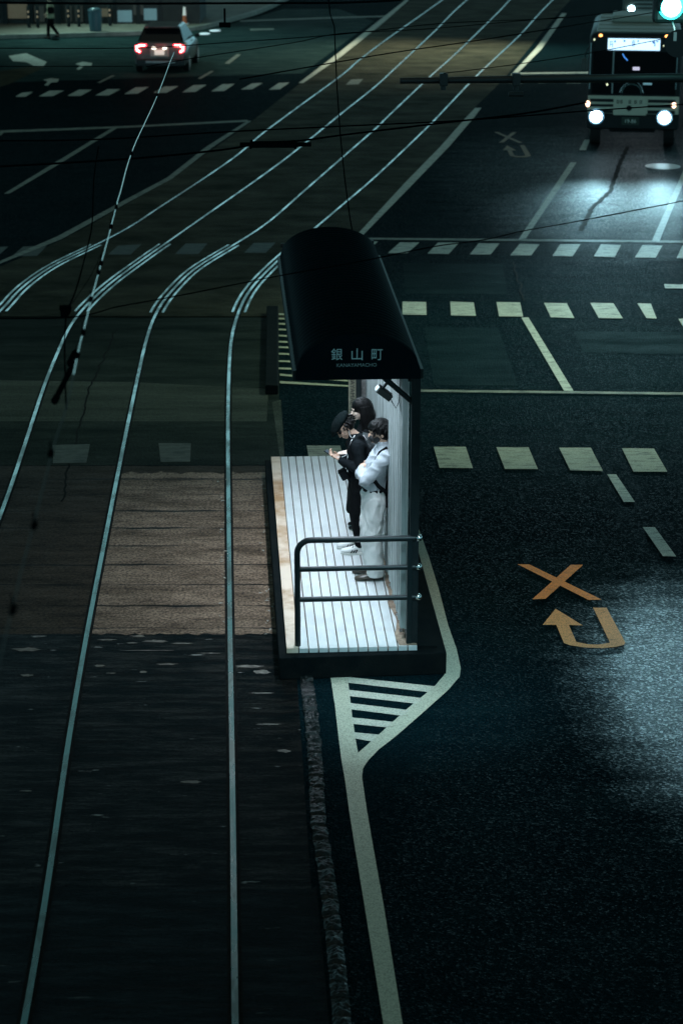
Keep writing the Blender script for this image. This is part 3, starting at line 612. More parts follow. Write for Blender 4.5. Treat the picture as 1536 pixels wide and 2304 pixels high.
# strip lights under the roof
M_['tube'] = mat('lit_tube', (0.9, 0.95, 1.0), emit=(0.72, 0.88, 1.0), estr=9.0)
for i, u_ in enumerate((0.62, 1.85, 3.1, 4.35)):
    lf = empty('strip_light', wld(0.52, u_, EZ + 0.05), ANG, 'strip light fixed under the black barrel roof', 'light', 'strip lights under the shelter roof')
    MB().box((0, 0, 0.03), (0.13, 1.15, 0.05)).build('housing', 'black_steel', lf)
    MB().tube([(0, -0.52, -0.012), (0, 0.52, -0.012)], 0.014, 10).build('tube', 'tube', lf)
    p = wld(0.52, u_, EZ - 0.005)
    L = lamp('shelter_light', 'AREA', p, 28.0, (0.72, 0.87, 1.0), shape='RECTANGLE', size=0.1, size_y=1.1); L.rotation_euler = (0, 0, ANG); L.data.spread = radians(138)

# floodlight-like speaker box on its bracket
spk = g_at(864, 884)
n_ = ud.normalized(); q_ = in_plane(864, 884, 0.42); bx = wld(q_.x, 0.42, q_.z)
sb = empty('speaker_box', bx, ANG, 'dark box hung on a cable from the shelter strut by the corrugated wall', 'speaker')
Rb = Matrix.Rotation(radians(-38), 3, 'Y').transposed() @ Matrix.Identity(3)
Rb = Matrix.Rotation(radians(38), 3, 'Y')
MB().box((0, 0, 0), (0.155, 0.13, 0.065), R=Rb).build('body', mat('speaker_case', (0.022, 0.030, 0.028), rough=0.6, spec=0.2), sb, bevel=0.006)
MB().box(Rb @ Vector((-0.082, 0, 0.0)), (0.012, 0.11, 0.05), R=Rb).build('front_plate', mat('pale_plate', (0.55, 0.6, 0.6), rough=0.4), sb, bevel=0.003)
MB().tube([Rb @ Vector((0.06, 0, 0)), (0.08, 0, -0.10), (0.11, 0, -0.15), (0.14, 0, -0.09), (0.15, 0, 0.12), (0.14, 0, 0.25)], 0.004, 6).build('cable', 'black_steel', sb)
MB().box((0.02, 0, 0.09), (0.02, 0.04, 0.14), R=Rb).build('mounting', 'black_steel', sb)

# hanging name board with vertical writing, deep inside the shelter
nbp = wld(0.47, 3.1, 0)
hb_ = empty('hanging_sign', wld(0.56, 4.9, 0), ANG, 'narrow pale hanging sign with vertical lettering behind the long-haired person', 'sign')
s0 = in_plane(784, 848, 4.9); s1 = in_plane(800, 905, 4.9); s2 = in_plane(812, 905, 4.9); s3 = in_plane(796, 835, 4.9); s4 = in_plane(818, 905, 4.9)
bo = -0.56
MB().box(((s0.x + s1.x) / 2 + bo, 0, (s0.z + s1.z) / 2 - 0.1), (s1.x - s0.x, 0.02, s0.z - s1.z + 0.3)).build('name_panel', mat('sign_panel', (0.22, 0.21, 0.15), rough=0.5, noise_col=(0.15, 0.14, 0.10), nscale=20), hb_)
MB().box(((s2.x + s4.x) / 2 + bo, 0.01, (s0.z + s1.z) / 2 - 0.1), (s4.x - s2.x + 0.05, 0.02, s0.z - s1.z + 0.25)).build('poster_panel', mat('poster_panel', (0.20, 0.20, 0.19), rough=0.5, noise_col=(0.06, 0.05, 0.05), nscale=14), hb_)
MB().box(((s1.x + s2.x) / 2 + bo, 0, (s3.z + s1.z) / 2), (s2.x - s1.x, 0.05, s3.z - s1.z + 0.3)).build('post', 'black_steel', hb_)
text('KANAYAMACHO', 0.075, mat('sign_ink', (0.03, 0.03, 0.025)), hb_, ((s0.x + s1.x) / 2 + bo - 0.025, -0.013, (s0.z + s1.z) / 2 - 0.02), (pi / 2, pi / 2, 0))

# ================================================================== END RAILING
M_['rail_tube'] = mat('railing_tube', (0.005, 0.011, 0.013), rough=0.42, metal=0.0, spec=0.35, noise_col=(0.008, 0.015, 0.017), nscale=8)
hr = empty('railing', wld(0, 0.08, 0), ANG, 'dark three-bar tubular railing closing the near end of the platform', 'railing')
def rp_(px, py):
    v = in_plane(px, py, 0.08); return Vector((v.x, 0.0, v.z))
pl0 = rp_(670, 1455); tl = rp_(670, 1216); tr = rp_(934, 1212); ml = rp_(672, 1281); mr = rp_(936, 1277); bl = rp_(674, 1349); br_ = rp_(938, 1344); pr0 = rp_(926, 1452)
rc = 0.13; pts = [(pl0.x, 0, DK)]
pts += [(pl0.x, 0, tl.z - rc - 0.05)]
for k in range(9):
    a = pi - k / 8 * pi / 2; pts.append((pl0.x + rc + rc * cos(a), 0, tl.z - rc + rc * sin(a)))
pts += [(tr.x, 0, tl.z)]
MB().tube(pts, 0.029, 14).build('frame', 'rail_tube', hr)
MB().tube([(pl0.x, 0, ml.z), (mr.x, 0, ml.z)], 0.026, 12).build('bar', 'rail_tube', hr)
MB().tube([(pl0.x, 0, bl.z), (br_.x, 0, bl.z)], 0.026, 12).build('bar', 'rail_tube', hr)
MB().box((pr0.x - 0.03, 0, (tl.z + DK) / 2), (0.05, 0.05, tl.z - DK)).build('post', 'rail_tube', hr, bevel=0.006)
for z in (tl.z, ml.z, bl.z):
    MB().ell((pr0.x + 0.055, -0.01, z + 0.005), (0.034, 0.034, 0.034)).build('clamp', mat('chrome_clamp', (0.65, 0.67, 0.66), rough=0.2, metal=1.0), hr)

#__PART2__
# ================================================================== SMALL THINGS ROUND THE TRACKS
def attach(o, parent): o.parent = parent; return o
lv = mat('leaf_litter', (0.35, 0.37, 0.33), rough=0.5, noise_col=(0.16, 0.12, 0.08), nscale=30)
lb = MB(); rr = random.Random(4)
for k in range(64):
    px = rr.choice((rr.gauss(603, 6), rr.gauss(500, 4), rr.gauss(603, 10))); py = rr.uniform(1080, 1440)
    if px > 560: px += (py - 1080) * 0.045 - 8
    p = P(px, py); a = rr.uniform(0, 6.3); L = rr.uniform(0.012, 0.035)
    u1 = Vector((cos(a), sin(a), 0)) * L; v1 = Vector((-sin(a), cos(a), 0)) * L * 0.45; c = Vector((p.x, p.y, 0.014 + rr.uniform(0, .01)))
    lb.add([c - u1, c - v1 + Vector((0, 0, .008)), c + u1 + Vector((0, 0, .004)), c + v1 + Vector((0, 0, .01))], [(0, 1, 2, 3)])
tag(lb.build('leaf_litter', lv), 'scattered pale leaves and scraps beside the rails and platform', 'litter', kind='stuff')

# ================================================================== PEOPLE
def hring(c, rx, ry, n=22, tilt=0.0):
    return [Vector((c[0] + rx * cos(2 * pi * k / n), c[1] + ry * sin(2 * pi * k / n), c[2] + tilt * rx * cos(2 * pi * k / n))) for k in range(n)]
def vox(name, mb, m, parent, voxel=0.008, sm=4, wr=None, seed=0.0, stretch=(1, 1, 1)):
    """weld overlapping shapes into one continuous skin, then soften it; wr adds cloth folds (amount, frequency)"""
    o = mb.build('tmp', m)
    r = o.modifiers.new('r', 'REMESH'); r.mode = 'VOXEL'; r.voxel_size = voxel; r.use_smooth_shade = True
    s_ = o.modifiers.new('s', 'SMOOTH'); s_.iterations = sm; s_.factor = 0.5
    dg = bpy.context.evaluated_depsgraph_get(); me = bpy.data.meshes.new_from_object(o.evaluated_get(dg)); bpy.data.objects.remove(o)
    me.name = name
    if wr:
        me.update(); nn = [v.normal.copy() for v in me.vertices]
        for v, n_ in zip(me.vertices, nn):
            q = Vector((v.co.x * stretch[0], v.co.y * stretch[1], v.co.z * stretch[2])) * wr[1] + Vector((seed, seed * 2, 0))
            q += Vector((noise.noise(q * 0.6), noise.noise(q * 0.6 + Vector((9, 9, 9))), 0)) * 0.9
            v.co += n_ * (wr[0] * (1 - 2.2 * abs(noise.noise(q))) + wr[0] * 0.35 * noise.noise(q * 2.7))
    o = bpy.data.objects.new(name, me); COL.objects.link(o)
    for p in me.polygons: p.use_smooth = True
    o.parent = parent
    return o
def limb(mb, pts, rs, seg=14):
    """tapered limb with rounded joints"""
    P_ = [Vector(p) for p in pts]; n = []; r_ = []
    for i in range(len(P_) - 1):
        for k in range(4): n.append(P_[i].lerp(P_[i + 1], k / 4)); r_.append(rs[i] + (rs[i + 1] - rs[i]) * k / 4)
    n.append(P_[-1]); r_.append(rs[-1]); mb.tube(n, r_, seg)
    for p, r in zip(P_, rs): mb.ell(p, (r, r, r), 14, nr=8)
def head_shape(mb, M4, jaw=1.0):
    """skull, jaw, nose, brow, lips and ears; the local frame looks along +x"""
    def e(c, r, rot=0.0):
        mb.ell(M4 @ Vector(c), r, 20, R=M4.to_3x3() @ Matrix.Rotation(rot, 3, 'Y'), nr=14)
    e((-0.008, 0, 0.025), (0.095, 0.075, 0.088)); e((0.026, 0, -0.035), (0.062, 0.056, 0.072 * jaw), 0.2); e((0.055, 0, -0.078), (0.030, 0.030, 0.022))
    e((0.088, 0, -0.018), (0.018, 0.010, 0.024), -0.4); e((0.100, 0, -0.030), (0.012, 0.013, 0.010)); e((0.070, 0, 0.020), (0.026, 0.048, 0.012))
    e((0.082, 0, -0.054), (0.012, 0.022, 0.005)); e((0.080, 0, -0.064), (0.012, 0.018, 0.006))
    for s_ in (-1, 1):
        e((-0.005, s_ * 0.078, -0.012), (0.018, 0.008, 0.030), 0.15); e((0.052, s_ * 0.038, -0.030), (0.026, 0.020, 0.022))
def eyes(parent, M4, m):
    for s_ in (-1, 1):
        b = MB(); b.ell(M4 @ Vector((0.072, s_ * 0.031, 0.002)), (0.011, 0.013, 0.008), 12, R=M4.to_3x3(), nr=8); b.build('eye', m, parent)
def hand(mb, M4, side=1, curl=0.6, grip=0.0):
    """palm, four unequal fingers and a thumb; palm lies along +x, faces -z, thumb on +y*side"""
    def t(p): return M4 @ Vector((p[0], p[1] * side, p[2]))
    mb.tube([t((-0.02, 0, 0)), t((0.02, 0, 0)), t((0.06, 0, 0.0)), t((0.085, 0, -0.002))], [(0.026, 0.018), (0.036, 0.015), (0.041, 0.014), (0.038, 0.012)], 12)
    for i, (y, L) in enumerate(((0.031, 0.070), (0.010, 0.078), (-0.011, 0.072), (-0.031, 0.056))):
        p = Vector((0.08, y, 0)); a = -0.12; pts = [t(p)]; rs = [0.0088]
        for j, f in enumerate((0.45, 0.32, 0.25)):
            a -= curl * (0.5 + 0.35 * j); p = p + Vector((cos(a), y * 0.9, sin(a))) * (L * f); pts.append(t(p)); rs.append(0.0082 - 0.0009 * j)
        mb.tube(pts, rs, 8)
        for q, r in zip(pts, rs): mb.ell(q, (r, r, r), 8, nr=6)
    pts = [t((0.015, 0.028, -0.002)), t((0.045, 0.052, -0.012)), t((0.070, 0.055, -0.024 - grip)), t((0.090, 0.046, -0.032 - grip))]
    mb.tube(pts, [0.013, 0.011, 0.009, 0.0078], 8)
    for q, r in zip(pts, (0.013, 0.011, 0.009, 0.0078)): mb.ell(q, (r, r, r), 8, nr=6)
def shoe_mb(x0, y, yaw=0.0, L=0.285, w=0.047, hgt=0.10, z=0.0):
    m = MB(); rings = []; Rz = Matrix.Rotation(yaw, 3, 'Z')
    prof = ((0.0, 0.55, 0.55), (0.03, 0.75, 0.95), (0.14, 0.80, 1.0), (0.30, 0.74, 1.0), (0.42, 0.78, 0.84), (0.55, 0.95, 0.66), (0.72, 1.06, 0.52), (0.87, 0.94, 0.44), (0.96, 0.66, 0.36), (1.0, 0.35, 0.25))
    for t, ww, hh in prof:
        rg = []
        for k in range(16):
            a = 2 * pi * k / 16; yy = w * ww * cos(a); zz = hgt * hh * 0.5 * (1 + sin(a)) if sin(a) > -0.6 else 0.0
            rg.append(Rz @ Vector((t * L - 0.09, yy, zz + 0.012)) + Vector((x0, y, z)))
        rings.append(rg)
    m.loft(rings); return m
def sole_mb(x0, y, yaw=0.0, L=0.30, w=0.050, z=0.0, h=0.022):
    Rz = Matrix.Rotation(yaw, 3, 'Z'); pts = []
    for k in range(24):
        a = 2 * pi * k / 24; t = cos(a); wd = w * (0.85 + 0.2 * (t > 0) * t * (1 - t) * 3)
        p = Rz @ Vector((L / 2 * t + L / 2 - 0.097, wd * sin(a), 0)); pts.append((p.x + x0, p.y + y))
    m = MB(); m.prism(pts, z + 0.001, z + h); return m
SKIN = mat('skin', (0.55, 0.36, 0.27), rough=0.45, noise_col=(0.48, 0.29, 0.21), nscale=30, world=False, bump=0.05)
SKINP = mat('skin_pale', (0.66, 0.50, 0.42), rough=0.45, noise_col=(0.60, 0.44, 0.36), nscale=30, world=False)
HAIR = mat('black_hair', (0.0022, 0.0022, 0.0024), rough=0.42, spec=0.12, noise_col=(0.006, 0.0055, 0.0055), nscale=60, stretch=(1, 1, 0.25), world=False, bump=0.5, bscale=90)
EYE = mat('eye_dark', (0.03, 0.02, 0.02), rough=0.15)
BLACK = mat('black_cloth', (0.004, 0.005, 0.006), rough=0.9, spec=0.08, noise_col=(0.007, 0.008, 0.009), nscale=40, world=False, bump=0.2, bscale=160)
CHAR = mat('charcoal_cloth', (0.006, 0.008, 0.010), rough=0.9, spec=0.08, noise_col=(0.010, 0.013, 0.015), nscale=40, world=False, bump=0.25, bscale=160)
SHIRT = mat('pale_blue_shirt', (0.40, 0.43, 0.46), rough=0.75, noise_col=(0.33, 0.36, 0.39), nscale=6, world=False, bump=0.1, bscale=200)
TROUS = mat('off_white_trousers', (0.74, 0.74, 0.72), rough=0.8, noise_col=(0.66, 0.66, 0.64), nscale=5, world=False, bump=0.1, bscale=200)
LEATH = mat('brown_leather', (0.07, 0.055, 0.04), rough=0.35, noise_col=(0.04, 0.03, 0.025), nscale=8, world=False)
def strands(mb, M4, n, r0, lo, hi, length, rnd, down=1.0, y0=0.078, fringe=False):
    """locks of hair laid over the skull"""
    for k in range(n):
        a = rnd.uniform(-pi, pi); el = rnd.uniform(lo, hi)
        if not fringe and abs(a) < 0.75 and el < 0.75: continue
        p = Vector((0.102 * cos(el) * cos(a) - 0.012, y0 * cos(el) * sin(a) * 1.08, 0.098 * sin(el) + 0.03))
        n_ = Vector((cos(a), sin(a), 0.25)).normalized(); pts = []; 
        for j in range(4):
            pts.append(M4 @ p); p = p + Vector((n_.x * 0.010 * (2 - j), n_.y * 0.008 * (2 - j), -length / 3 * down)) + Vector((rnd.uniform(-.004, .004), rnd.uniform(-.004, .004), 0))
        mb.tube(pts, [r0, r0 * 1.1, r0 * 0.8, r0 * 0.25], 6)

def place(px, py):
    p = loc(P(px, py, DK)); return wld(p.x, p.y, DK)

# ---- man in white trousers, arms folded, leaning back on the wall
rnd = random.Random(11)
m1 = empty('person', place(840, 1298), ANG + pi, 'man in pale blue shirt and white trousers, arms folded, black face mask', 'person', 'people waiting on the platform')
b = MB()
b.loft([hring((0.0, 0, 0.84), 0.08, 0.13), hring((0.0, 0, 0.95), 0.095, 0.145), hring((-0.01, 0, 1.10), 0.095, 0.13), hring((-0.055, 0, 1.24), 0.10, 0.15), hring((-0.08, 0, 1.34), 0.09, 0.16), hring((-0.095, 0, 1.40), 0.06, 0.10), hring((-0.10, 0, 1.44), 0.05, 0.055)])
hm = Matrix.Translation((-0.050, 0, 1.582)) @ Matrix.Rotation(radians(4), 4, 'Y') @ Matrix.Rotation(radians(9), 4, 'Z') @ Matrix.Scale(1.10, 4)
limb(b, [(-0.10, 0, 1.40), (-0.078, 0, 1.52)], [0.056, 0.053]); head_shape(b, hm)
for s_ in (-1, 1): limb(b, [(0.0, s_ * 0.085, 0.86), (0.02, s_ * 0.085, 0.48), (-0.02, s_ * 0.09, 0.07)], [0.08, 0.055, 0.04])
b.tube([(-0.06, 0.09, 0.045), (0.12, 0.09, 0.035)], [0.035, 0.025], 10); b.tube([(-0.03, -0.09, 0.045), (0.14, -0.09, 0.035)], [0.035, 0.025], 10)
limb(b, [(-0.10, 0.165, 1.355), (0.105, 0.195, 1.115), (0.125, 0.0, 1.165), (0.115, -0.07, 1.18)], [0.045, 0.038, 0.030, 0.026])
limb(b, [(-0.10, -0.165, 1.355), (0.095, -0.195, 1.10), (0.15, 0.0, 1.12), (0.15, 0.06, 1.125)], [0.045, 0.038, 0.030, 0.026])
hand(b, Matrix.Translation((0.11, -0.09, 1.185)) @ Matrix.Rotation(radians(-100), 4, 'Z') @ Matrix.Rotation(radians(-80), 4, 'X'), 1, 0.35)
hand(b, Matrix.Translation((0.148, 0.07, 1.13)) @ Matrix.Rotation(radians(100), 4, 'Z') @ Matrix.Rotation(radians(80), 4, 'X'), 1, 0.35)
vox('body', b, SKIN, m1, 0.0055, 3)
eyes(m1, hm, EYE)
b = MB()
b.loft([hring((0.0, 0, 0.985), 0.118, 0.155), hring((0.004, 0, 1.03), 0.128, 0.165), hring((0.0, 0, 1.10), 0.128, 0.166), hring((-0.035, 0, 1.20), 0.122, 0.172), hring((-0.068, 0, 1.30), 0.118, 0.182), hring((-0.09, 0, 1.375), 0.100, 0.165), hring((-0.10, 0, 1.425), 0.072, 0.095), hring((-0.098, 0, 1.46), 0.064, 0.066)])
limb(b, [(-0.10, 0.165, 1.355), (0.105, 0.205, 1.115), (0.135, 0.0, 1.165), (0.130, -0.05, 1.178)], [0.066, 0.058, 0.046, 0.038])
limb(b, [(-0.10, -0.165, 1.355), (0.095, -0.205, 1.10), (0.155, 0.0, 1.12), (0.155, 0.04, 1.125)], [0.066, 0.058, 0.046, 0.038])
vox('shirt', b, SHIRT, m1, 0.0065, 3, wr=(0.012, 7.5), seed=3.0, stretch=(1.0, 1.0, 1.5))
b = MB(); b.loft([hring((-0.096, 0, 1.435), 0.070, 0.074), hring((-0.090, 0, 1.475), 0.066, 0.070), hring((-0.082, 0, 1.492), 0.062, 0.066), hring((-0.082, 0, 1.488), 0.056, 0.060), hring((-0.092, 0, 1.44), 0.058, 0.062)], cap=False)
b.build('collar', SHIRT, m1)
b = MB()
b.loft([hring((0.0, 0, 0.995), 0.116, 0.155), hring((0.0, 0, 0.93), 0.128, 0.172), hring((-0.008, 0, 0.85), 0.130, 0.178), hring((0.0, 0, 0.78), 0.105, 0.165), hring((0.0, 0, 0.74), 0.06, 0.12)])
limb(b, [(-0.004, 0.088, 0.86), (0.018, 0.09, 0.62), (0.028, 0.09, 0.46), (0.002, 0.095, 0.22), (-0.012, 0.095, 0.085)], [0.108, 0.098, 0.092, 0.086, 0.082])
limb(b, [(0.004, -0.088, 0.86), (0.045, -0.09, 0.48), (0.01, -0.095, 0.22), (0.00, -0.095, 0.085)], [0.108, 0.092, 0.086, 0.080])
tr_ = vox('trousers', b, TROUS, m1, 0.0065, 3, wr=(0.016, 6.0), seed=8.0, stretch=(1.3, 1.3, 0.9))
for v in tr_.data.vertices:
    if v.co.z < 0.045: v.co.z = 0.045 + (v.co.z - 0.045) * 0.1
b = MB(); b.loft([hring((0, 0, 0.972), 0.124, 0.163), hring((0, 0, 0.972), 0.129, 0.168), hring((0, 0, 1.004), 0.129, 0.168), hring((0, 0, 1.004), 0.124, 0.163)], cap=False)
b.build('belt', BLACK, m1)
for a in (60, 105, 140):
    b = MB(); q = Vector((0.130 * cos(radians(a)), 0.170 * sin(radians(a)), 0.988)); b.box(q, (0.012, 0.008, 0.042), rz=radians(a - 90)); b.build('belt_loop', TROUS, m1)
shoe_mb(-0.005, 0.095, 0.0, L=0.30).build('shoe', LEATH, m1); shoe_mb(0.01, -0.095, -0.1, L=0.30).build('shoe', LEATH, m1)
b = MB()
e_ = lambda c, r, rt=0.0: b.ell(hm @ Vector(c), r, 20, R=hm.to_3x3() @ Matrix.Rotation(rt, 3, 'Y'), nr=12)
e_((-0.018, 0, 0.045), (0.104, 0.086, 0.088)); e_((-0.045, 0, 0.0), (0.075, 0.082, 0.085)); e_((0.035, 0, 0.075), (0.058, 0.066, 0.042), 0.35)
strands(b, hm, 150, 0.011, -0.15, 1.3, 0.055, rnd)
for k in range(15):
    y = -0.06 + 0.12 * k / 14; p = Vector((0.080 - 6 * y * y, y, 0.075))
    b.tube([hm @ (p + Vector((-0.03, 0, 0.022))), hm @ p, hm @ (p + Vector((0.016, rnd.uniform(-.006, .006), -0.024))), hm @ (p + Vector((0.012, rnd.uniform(-.012, .012), -0.048)))], [0.012, 0.012, 0.008, 0.003], 6)
for s_ in (-1, 1):
    for k in range(6): b.tube([hm @ Vector((0.035 - 0.012 * k, s_ * 0.076, 0.05)), hm @ Vector((0.040 - 0.013 * k, s_ * 0.083, 0.015)), hm @ Vector((0.034 - 0.013 * k, s_ * 0.080, -0.005 - 0.004 * k))], [0.010, 0.008, 0.003], 6)
vox('hair', b, HAIR, m1, 0.0042, 1, wr=(0.0025, 38.0), seed=2.0, stretch=(1, 1, 0.4))
b = MB(); b.ell(hm @ Vector((0.040, 0, -0.050)), (0.062, 0.062, 0.050), 20, R=hm.to_3x3(), nr=12); b.ell(hm @ Vector((0.082, 0, -0.034)), (0.026, 0.015, 0.026), 14, R=hm.to_3x3(), nr=10)
vox('face_mask', b, mat('black_mask', (0.012, 0.013, 0.014), rough=0.75), m1, 0.0045, 2)
for s_ in (-1, 1):
    MB().tube([hm @ Vector((0.055, s_ * 0.058, -0.030)), hm @ Vector((0.02, s_ * 0.074, -0.014)), hm @ Vector((-0.008, s_ * 0.082, 0.012))], 0.0018, 6).build('mask_strap', BLACK, m1)
# his bag, slung behind
bg1 = empty('shoulder_bag', place(840, 1298), ANG + pi, 'black bag slung behind the man in white trousers on a diagonal strap', 'bag')
b = MB(); b.loft([hring((-0.135, 0.02, 0.80), 0.030, 0.10), hring((-0.155, 0.02, 0.83), 0.052, 0.15), hring((-0.165, 0.02, 0.98), 0.058, 0.16), hring((-0.185, 0.02, 1.12), 0.045, 0.145), hring((-0.195, 0.02, 1.20), 0.020, 0.12)])
vox('bag_body', b, BLACK, bg1, 0.008, 4, wr=(0.006, 7.0), seed=5)
MB().tube([(-0.115, 0.155, 0.98), (-0.03, 0.188, 1.06), (0.045, 0.188, 1.17), (0.020, 0.165, 1.27), (-0.05, 0.13, 1.40), (-0.11, 0.10, 1.437), (-0.18, 0.09, 1.34), (-0.205, 0.06, 1.18)], (0.006, 0.021), 8).build('strap', BLACK, bg1)

# ---- man in a flat cap, head bowed over his phone
rnd = random.Random(5)
m2 = empty('person', place(806, 1240), ANG + pi, 'man in black jacket and flat cap bowed over his phone, white striped sneakers', 'person', 'people waiting on the platform')
hm = Matrix.Translation((0.150, 0, 1.405)) @ Matrix.Rotation(radians(48), 4, 'Y') @ Matrix.Rotation(radians(10), 4, 'Z') @ Matrix.Scale(1.07, 4)
b = MB()
b.loft([hring((0.0, 0, 0.80), 0.075, 0.12), hring((0.0, 0, 0.92), 0.09, 0.135), hring((0.005, 0, 1.08), 0.09, 0.13), hring((0.01, 0, 1.20), 0.095, 0.15), hring((0.03, 0, 1.28), 0.08, 0.13), hring((0.045, 0, 1.33), 0.05, 0.06)])
limb(b, [(0.035, 0, 1.30), (0.115, 0, 1.375)], [0.056, 0.052]); head_shape(b, hm)
for s_ in (-1, 1): limb(b, [(0.0, s_ * 0.08, 0.84), (0.025, s_ * 0.08, 0.46), (-0.01, s_ * 0.085, 0.07)], [0.075, 0.052, 0.038])
b.tube([(-0.05, 0.085, 0.045), (0.12, 0.085, 0.035)], [0.033, 0.025], 10); b.tube([(-0.02, -0.085, 0.045), (0.14, -0.085, 0.035)], [0.033, 0.025], 10)
limb(b, [(0.015, 0.165, 1.24), (-0.01, 0.20, 0.985), (0.165, 0.13, 1.055), (0.20, 0.115, 1.075)], [0.045, 0.038, 0.029, 0.025])
limb(b, [(0.015, -0.165, 1.24), (-0.01, -0.19, 0.985), (0.165, -0.04, 1.04), (0.19, 0.0, 1.055)], [0.045, 0.038, 0.029, 0.025])
hand(b, Matrix.Translation((0.215, 0.105, 1.085)) @ Matrix.Rotation(radians(-24), 4, 'Z') @ Matrix.Rotation(radians(-22), 4, 'Y') @ Matrix.Rotation(pi, 4, 'X'), 1, 0.55, -0.004)
hand(b, Matrix.Translation((0.205, 0.005, 1.065)) @ Matrix.Rotation(radians(20), 4, 'Z') @ Matrix.Rotation(radians(-20), 4, 'Y') @ Matrix.Rotation(pi, 4, 'X'), -1, 0.5)
vox('body', b, SKIN, m2, 0.0045, 2)
eyes(m2, hm, EYE)
b = MB()
b.loft([hring((0.0, 0, 0.82), 0.118, 0.165), hring((0.0, 0, 0.92), 0.115, 0.16), hring((0.0, 0, 1.04), 0.112, 0.155), hring((0.004, 0, 1.15), 0.118, 0.165), hring((0.018, 0, 1.24), 0.112, 0.172), hring((0.032, 0, 1.295), 0.085, 0.13), hring((0.050, 0, 1.335), 0.066, 0.072)])
limb(b, [(0.015, 0.16, 1.235), (-0.01, 0.205, 0.985), (0.155, 0.135, 1.05), (0.185, 0.12, 1.068)], [0.066, 0.056, 0.044, 0.040])
limb(b, [(0.015, -0.16, 1.235), (-0.01, -0.195, 0.985), (0.15, -0.055, 1.035), (0.18, -0.02, 1.05)], [0.066, 0.056, 0.044, 0.040])
vox('jacket', b, CHAR, m2, 0.0075, 3, wr=(0.008, 8.0), seed=1.0)
b = MB()
b.loft([hring((0.0, 0, 0.90), 0.105, 0.15), hring((-0.004, 0, 0.80), 0.115, 0.16), hring((0.0, 0, 0.72), 0.07, 0.13)])
for s_ in (-1, 1): limb(b, [(0.0, s_ * 0.082, 0.82), (0.028, s_ * 0.084, 0.46), (0.0, s_ * 0.088, 0.22), (-0.008, s_ * 0.088, 0.12)], [0.095, 0.072, 0.060, 0.052])
vox('trousers', b, BLACK, m2, 0.0075, 3, wr=(0.006, 7.0), seed=4.0)
WSN = mat('white_sneaker', (0.80, 0.80, 0.78), rough=0.5)
for y, x in ((0.088, 0.0), (-0.088, 0.035)):
    so = shoe_mb(x, y, 0.0, L=0.285, hgt=0.105, z=0.012).build('sneaker', WSN, m2)
    sole_mb(x, y, 0.0, L=0.295).build('sole', mat('sneaker_sole', (0.68, 0.68, 0.64), rough=0.6), so)
    for k in range(3):
        s3 = MB(); xx = x + 0.052 + k * 0.026
        for sd in (1,):
            s3.add([Vector((xx - 0.022, y + 0.0445 * sd, 0.028)), Vector((xx - 0.010, y + 0.0455 * sd, 0.028)), Vector((xx - 0.032, y + 0.026 * sd, 0.098)), Vector((xx - 0.044, y + 0.026 * sd, 0.098))], [(0, 1, 2, 3)])
            s3.add([Vector((xx - 0.022, y + 0.049 * sd, 0.028)), Vector((xx - 0.010, y + 0.049 * sd, 0.028)), Vector((xx - 0.028, y + 0.047 * sd, 0.062)), Vector((xx - 0.040, y + 0.047 * sd, 0.062))], [(0, 1, 2, 3)])
        s3.build('stripe', BLACK, so)
b = MB()
e_ = lambda c, r, rt=0.0: b.ell(hm @ Vector(c), r, 20, R=hm.to_3x3() @ Matrix.Rotation(rt, 3, 'Y'), nr=12)
e_((-0.035, 0, 0.005), (0.074, 0.079, 0.080)); strands(b, hm, 50, 0.009, -0.5, 0.2, 0.03, rnd)
vox('hair', b, HAIR, m2, 0.0048, 1, wr=(0.002, 38.0), seed=6.0, stretch=(1, 1, 0.4))
b = MB(); e_((-0.012, 0, 0.078), (0.125, 0.106, 0.052), 0.10); e_((0.03, 0, 0.066), (0.108, 0.096, 0.042), 0.16); e_((0.098, 0, 0.048), (0.062, 0.074, 0.013), 0.30); e_((-0.02, 0, 0.132), (0.014, 0.014, 0.006))
vox('flat_cap', b, mat('dark_felt', (0.003, 0.006, 0.007), rough=0.95, spec=0.03, noise_col=(0.007, 0.011, 0.011), nscale=50, world=False, bump=0.4, bscale=220), m2, 0.005, 2)
CAB = mat('white_cable', (0.8, 0.8, 0.8), rough=0.4)
MB().tube([hm @ Vector((0.0, 0.084, -0.03)), (0.095, 0.088, 1.33), (0.062, 0.105, 1.29)], 0.0028, 6).build('earphone_cable', CAB, m2)
MB().tube([(0.048, 0.085, 1.335), (0.085, 0.118, 1.285), (0.118, 0.128, 1.20), (0.125, 0.125, 1.12), (0.125, 0.125, 1.085)], 0.0050, 8).build('neck_strap', CAB, m2)
MB().tube([(0.122, 0.125, 1.16), (0.15, 0.128, 1.125), (0.195, 0.118, 1.105), (0.235, 0.108, 1.105)], 0.0032, 6).build('earphone_cable', CAB, m2)
ph = empty('phone', place(806, 1240), ANG + pi, 'black phone held out in the hand of the man in the flat cap', 'phone')
Rp = Matrix.Rotation(radians(-24), 3, 'Z') @ Matrix.Rotation(radians(-28), 3, 'Y')
MB().box((0.300, 0.068, 1.128), (0.150, 0.074, 0.010), R=Rp).build('case', BLACK, ph, bevel=0.003)
MB().box(Vector((0.300, 0.068, 1.128)) + Rp @ Vector((0, 0, 0.0056)), (0.138, 0.066, 0.0015), R=Rp).build('screen', mat('phone_screen', (0.02, 0.03, 0.04), rough=0.1, emit=(0.25, 0.35, 0.45), estr=0.02), ph)
bk = empty('backpack', place(806, 1240), ANG + pi, 'glossy black backpack worn by the man in the flat cap', 'backpack')
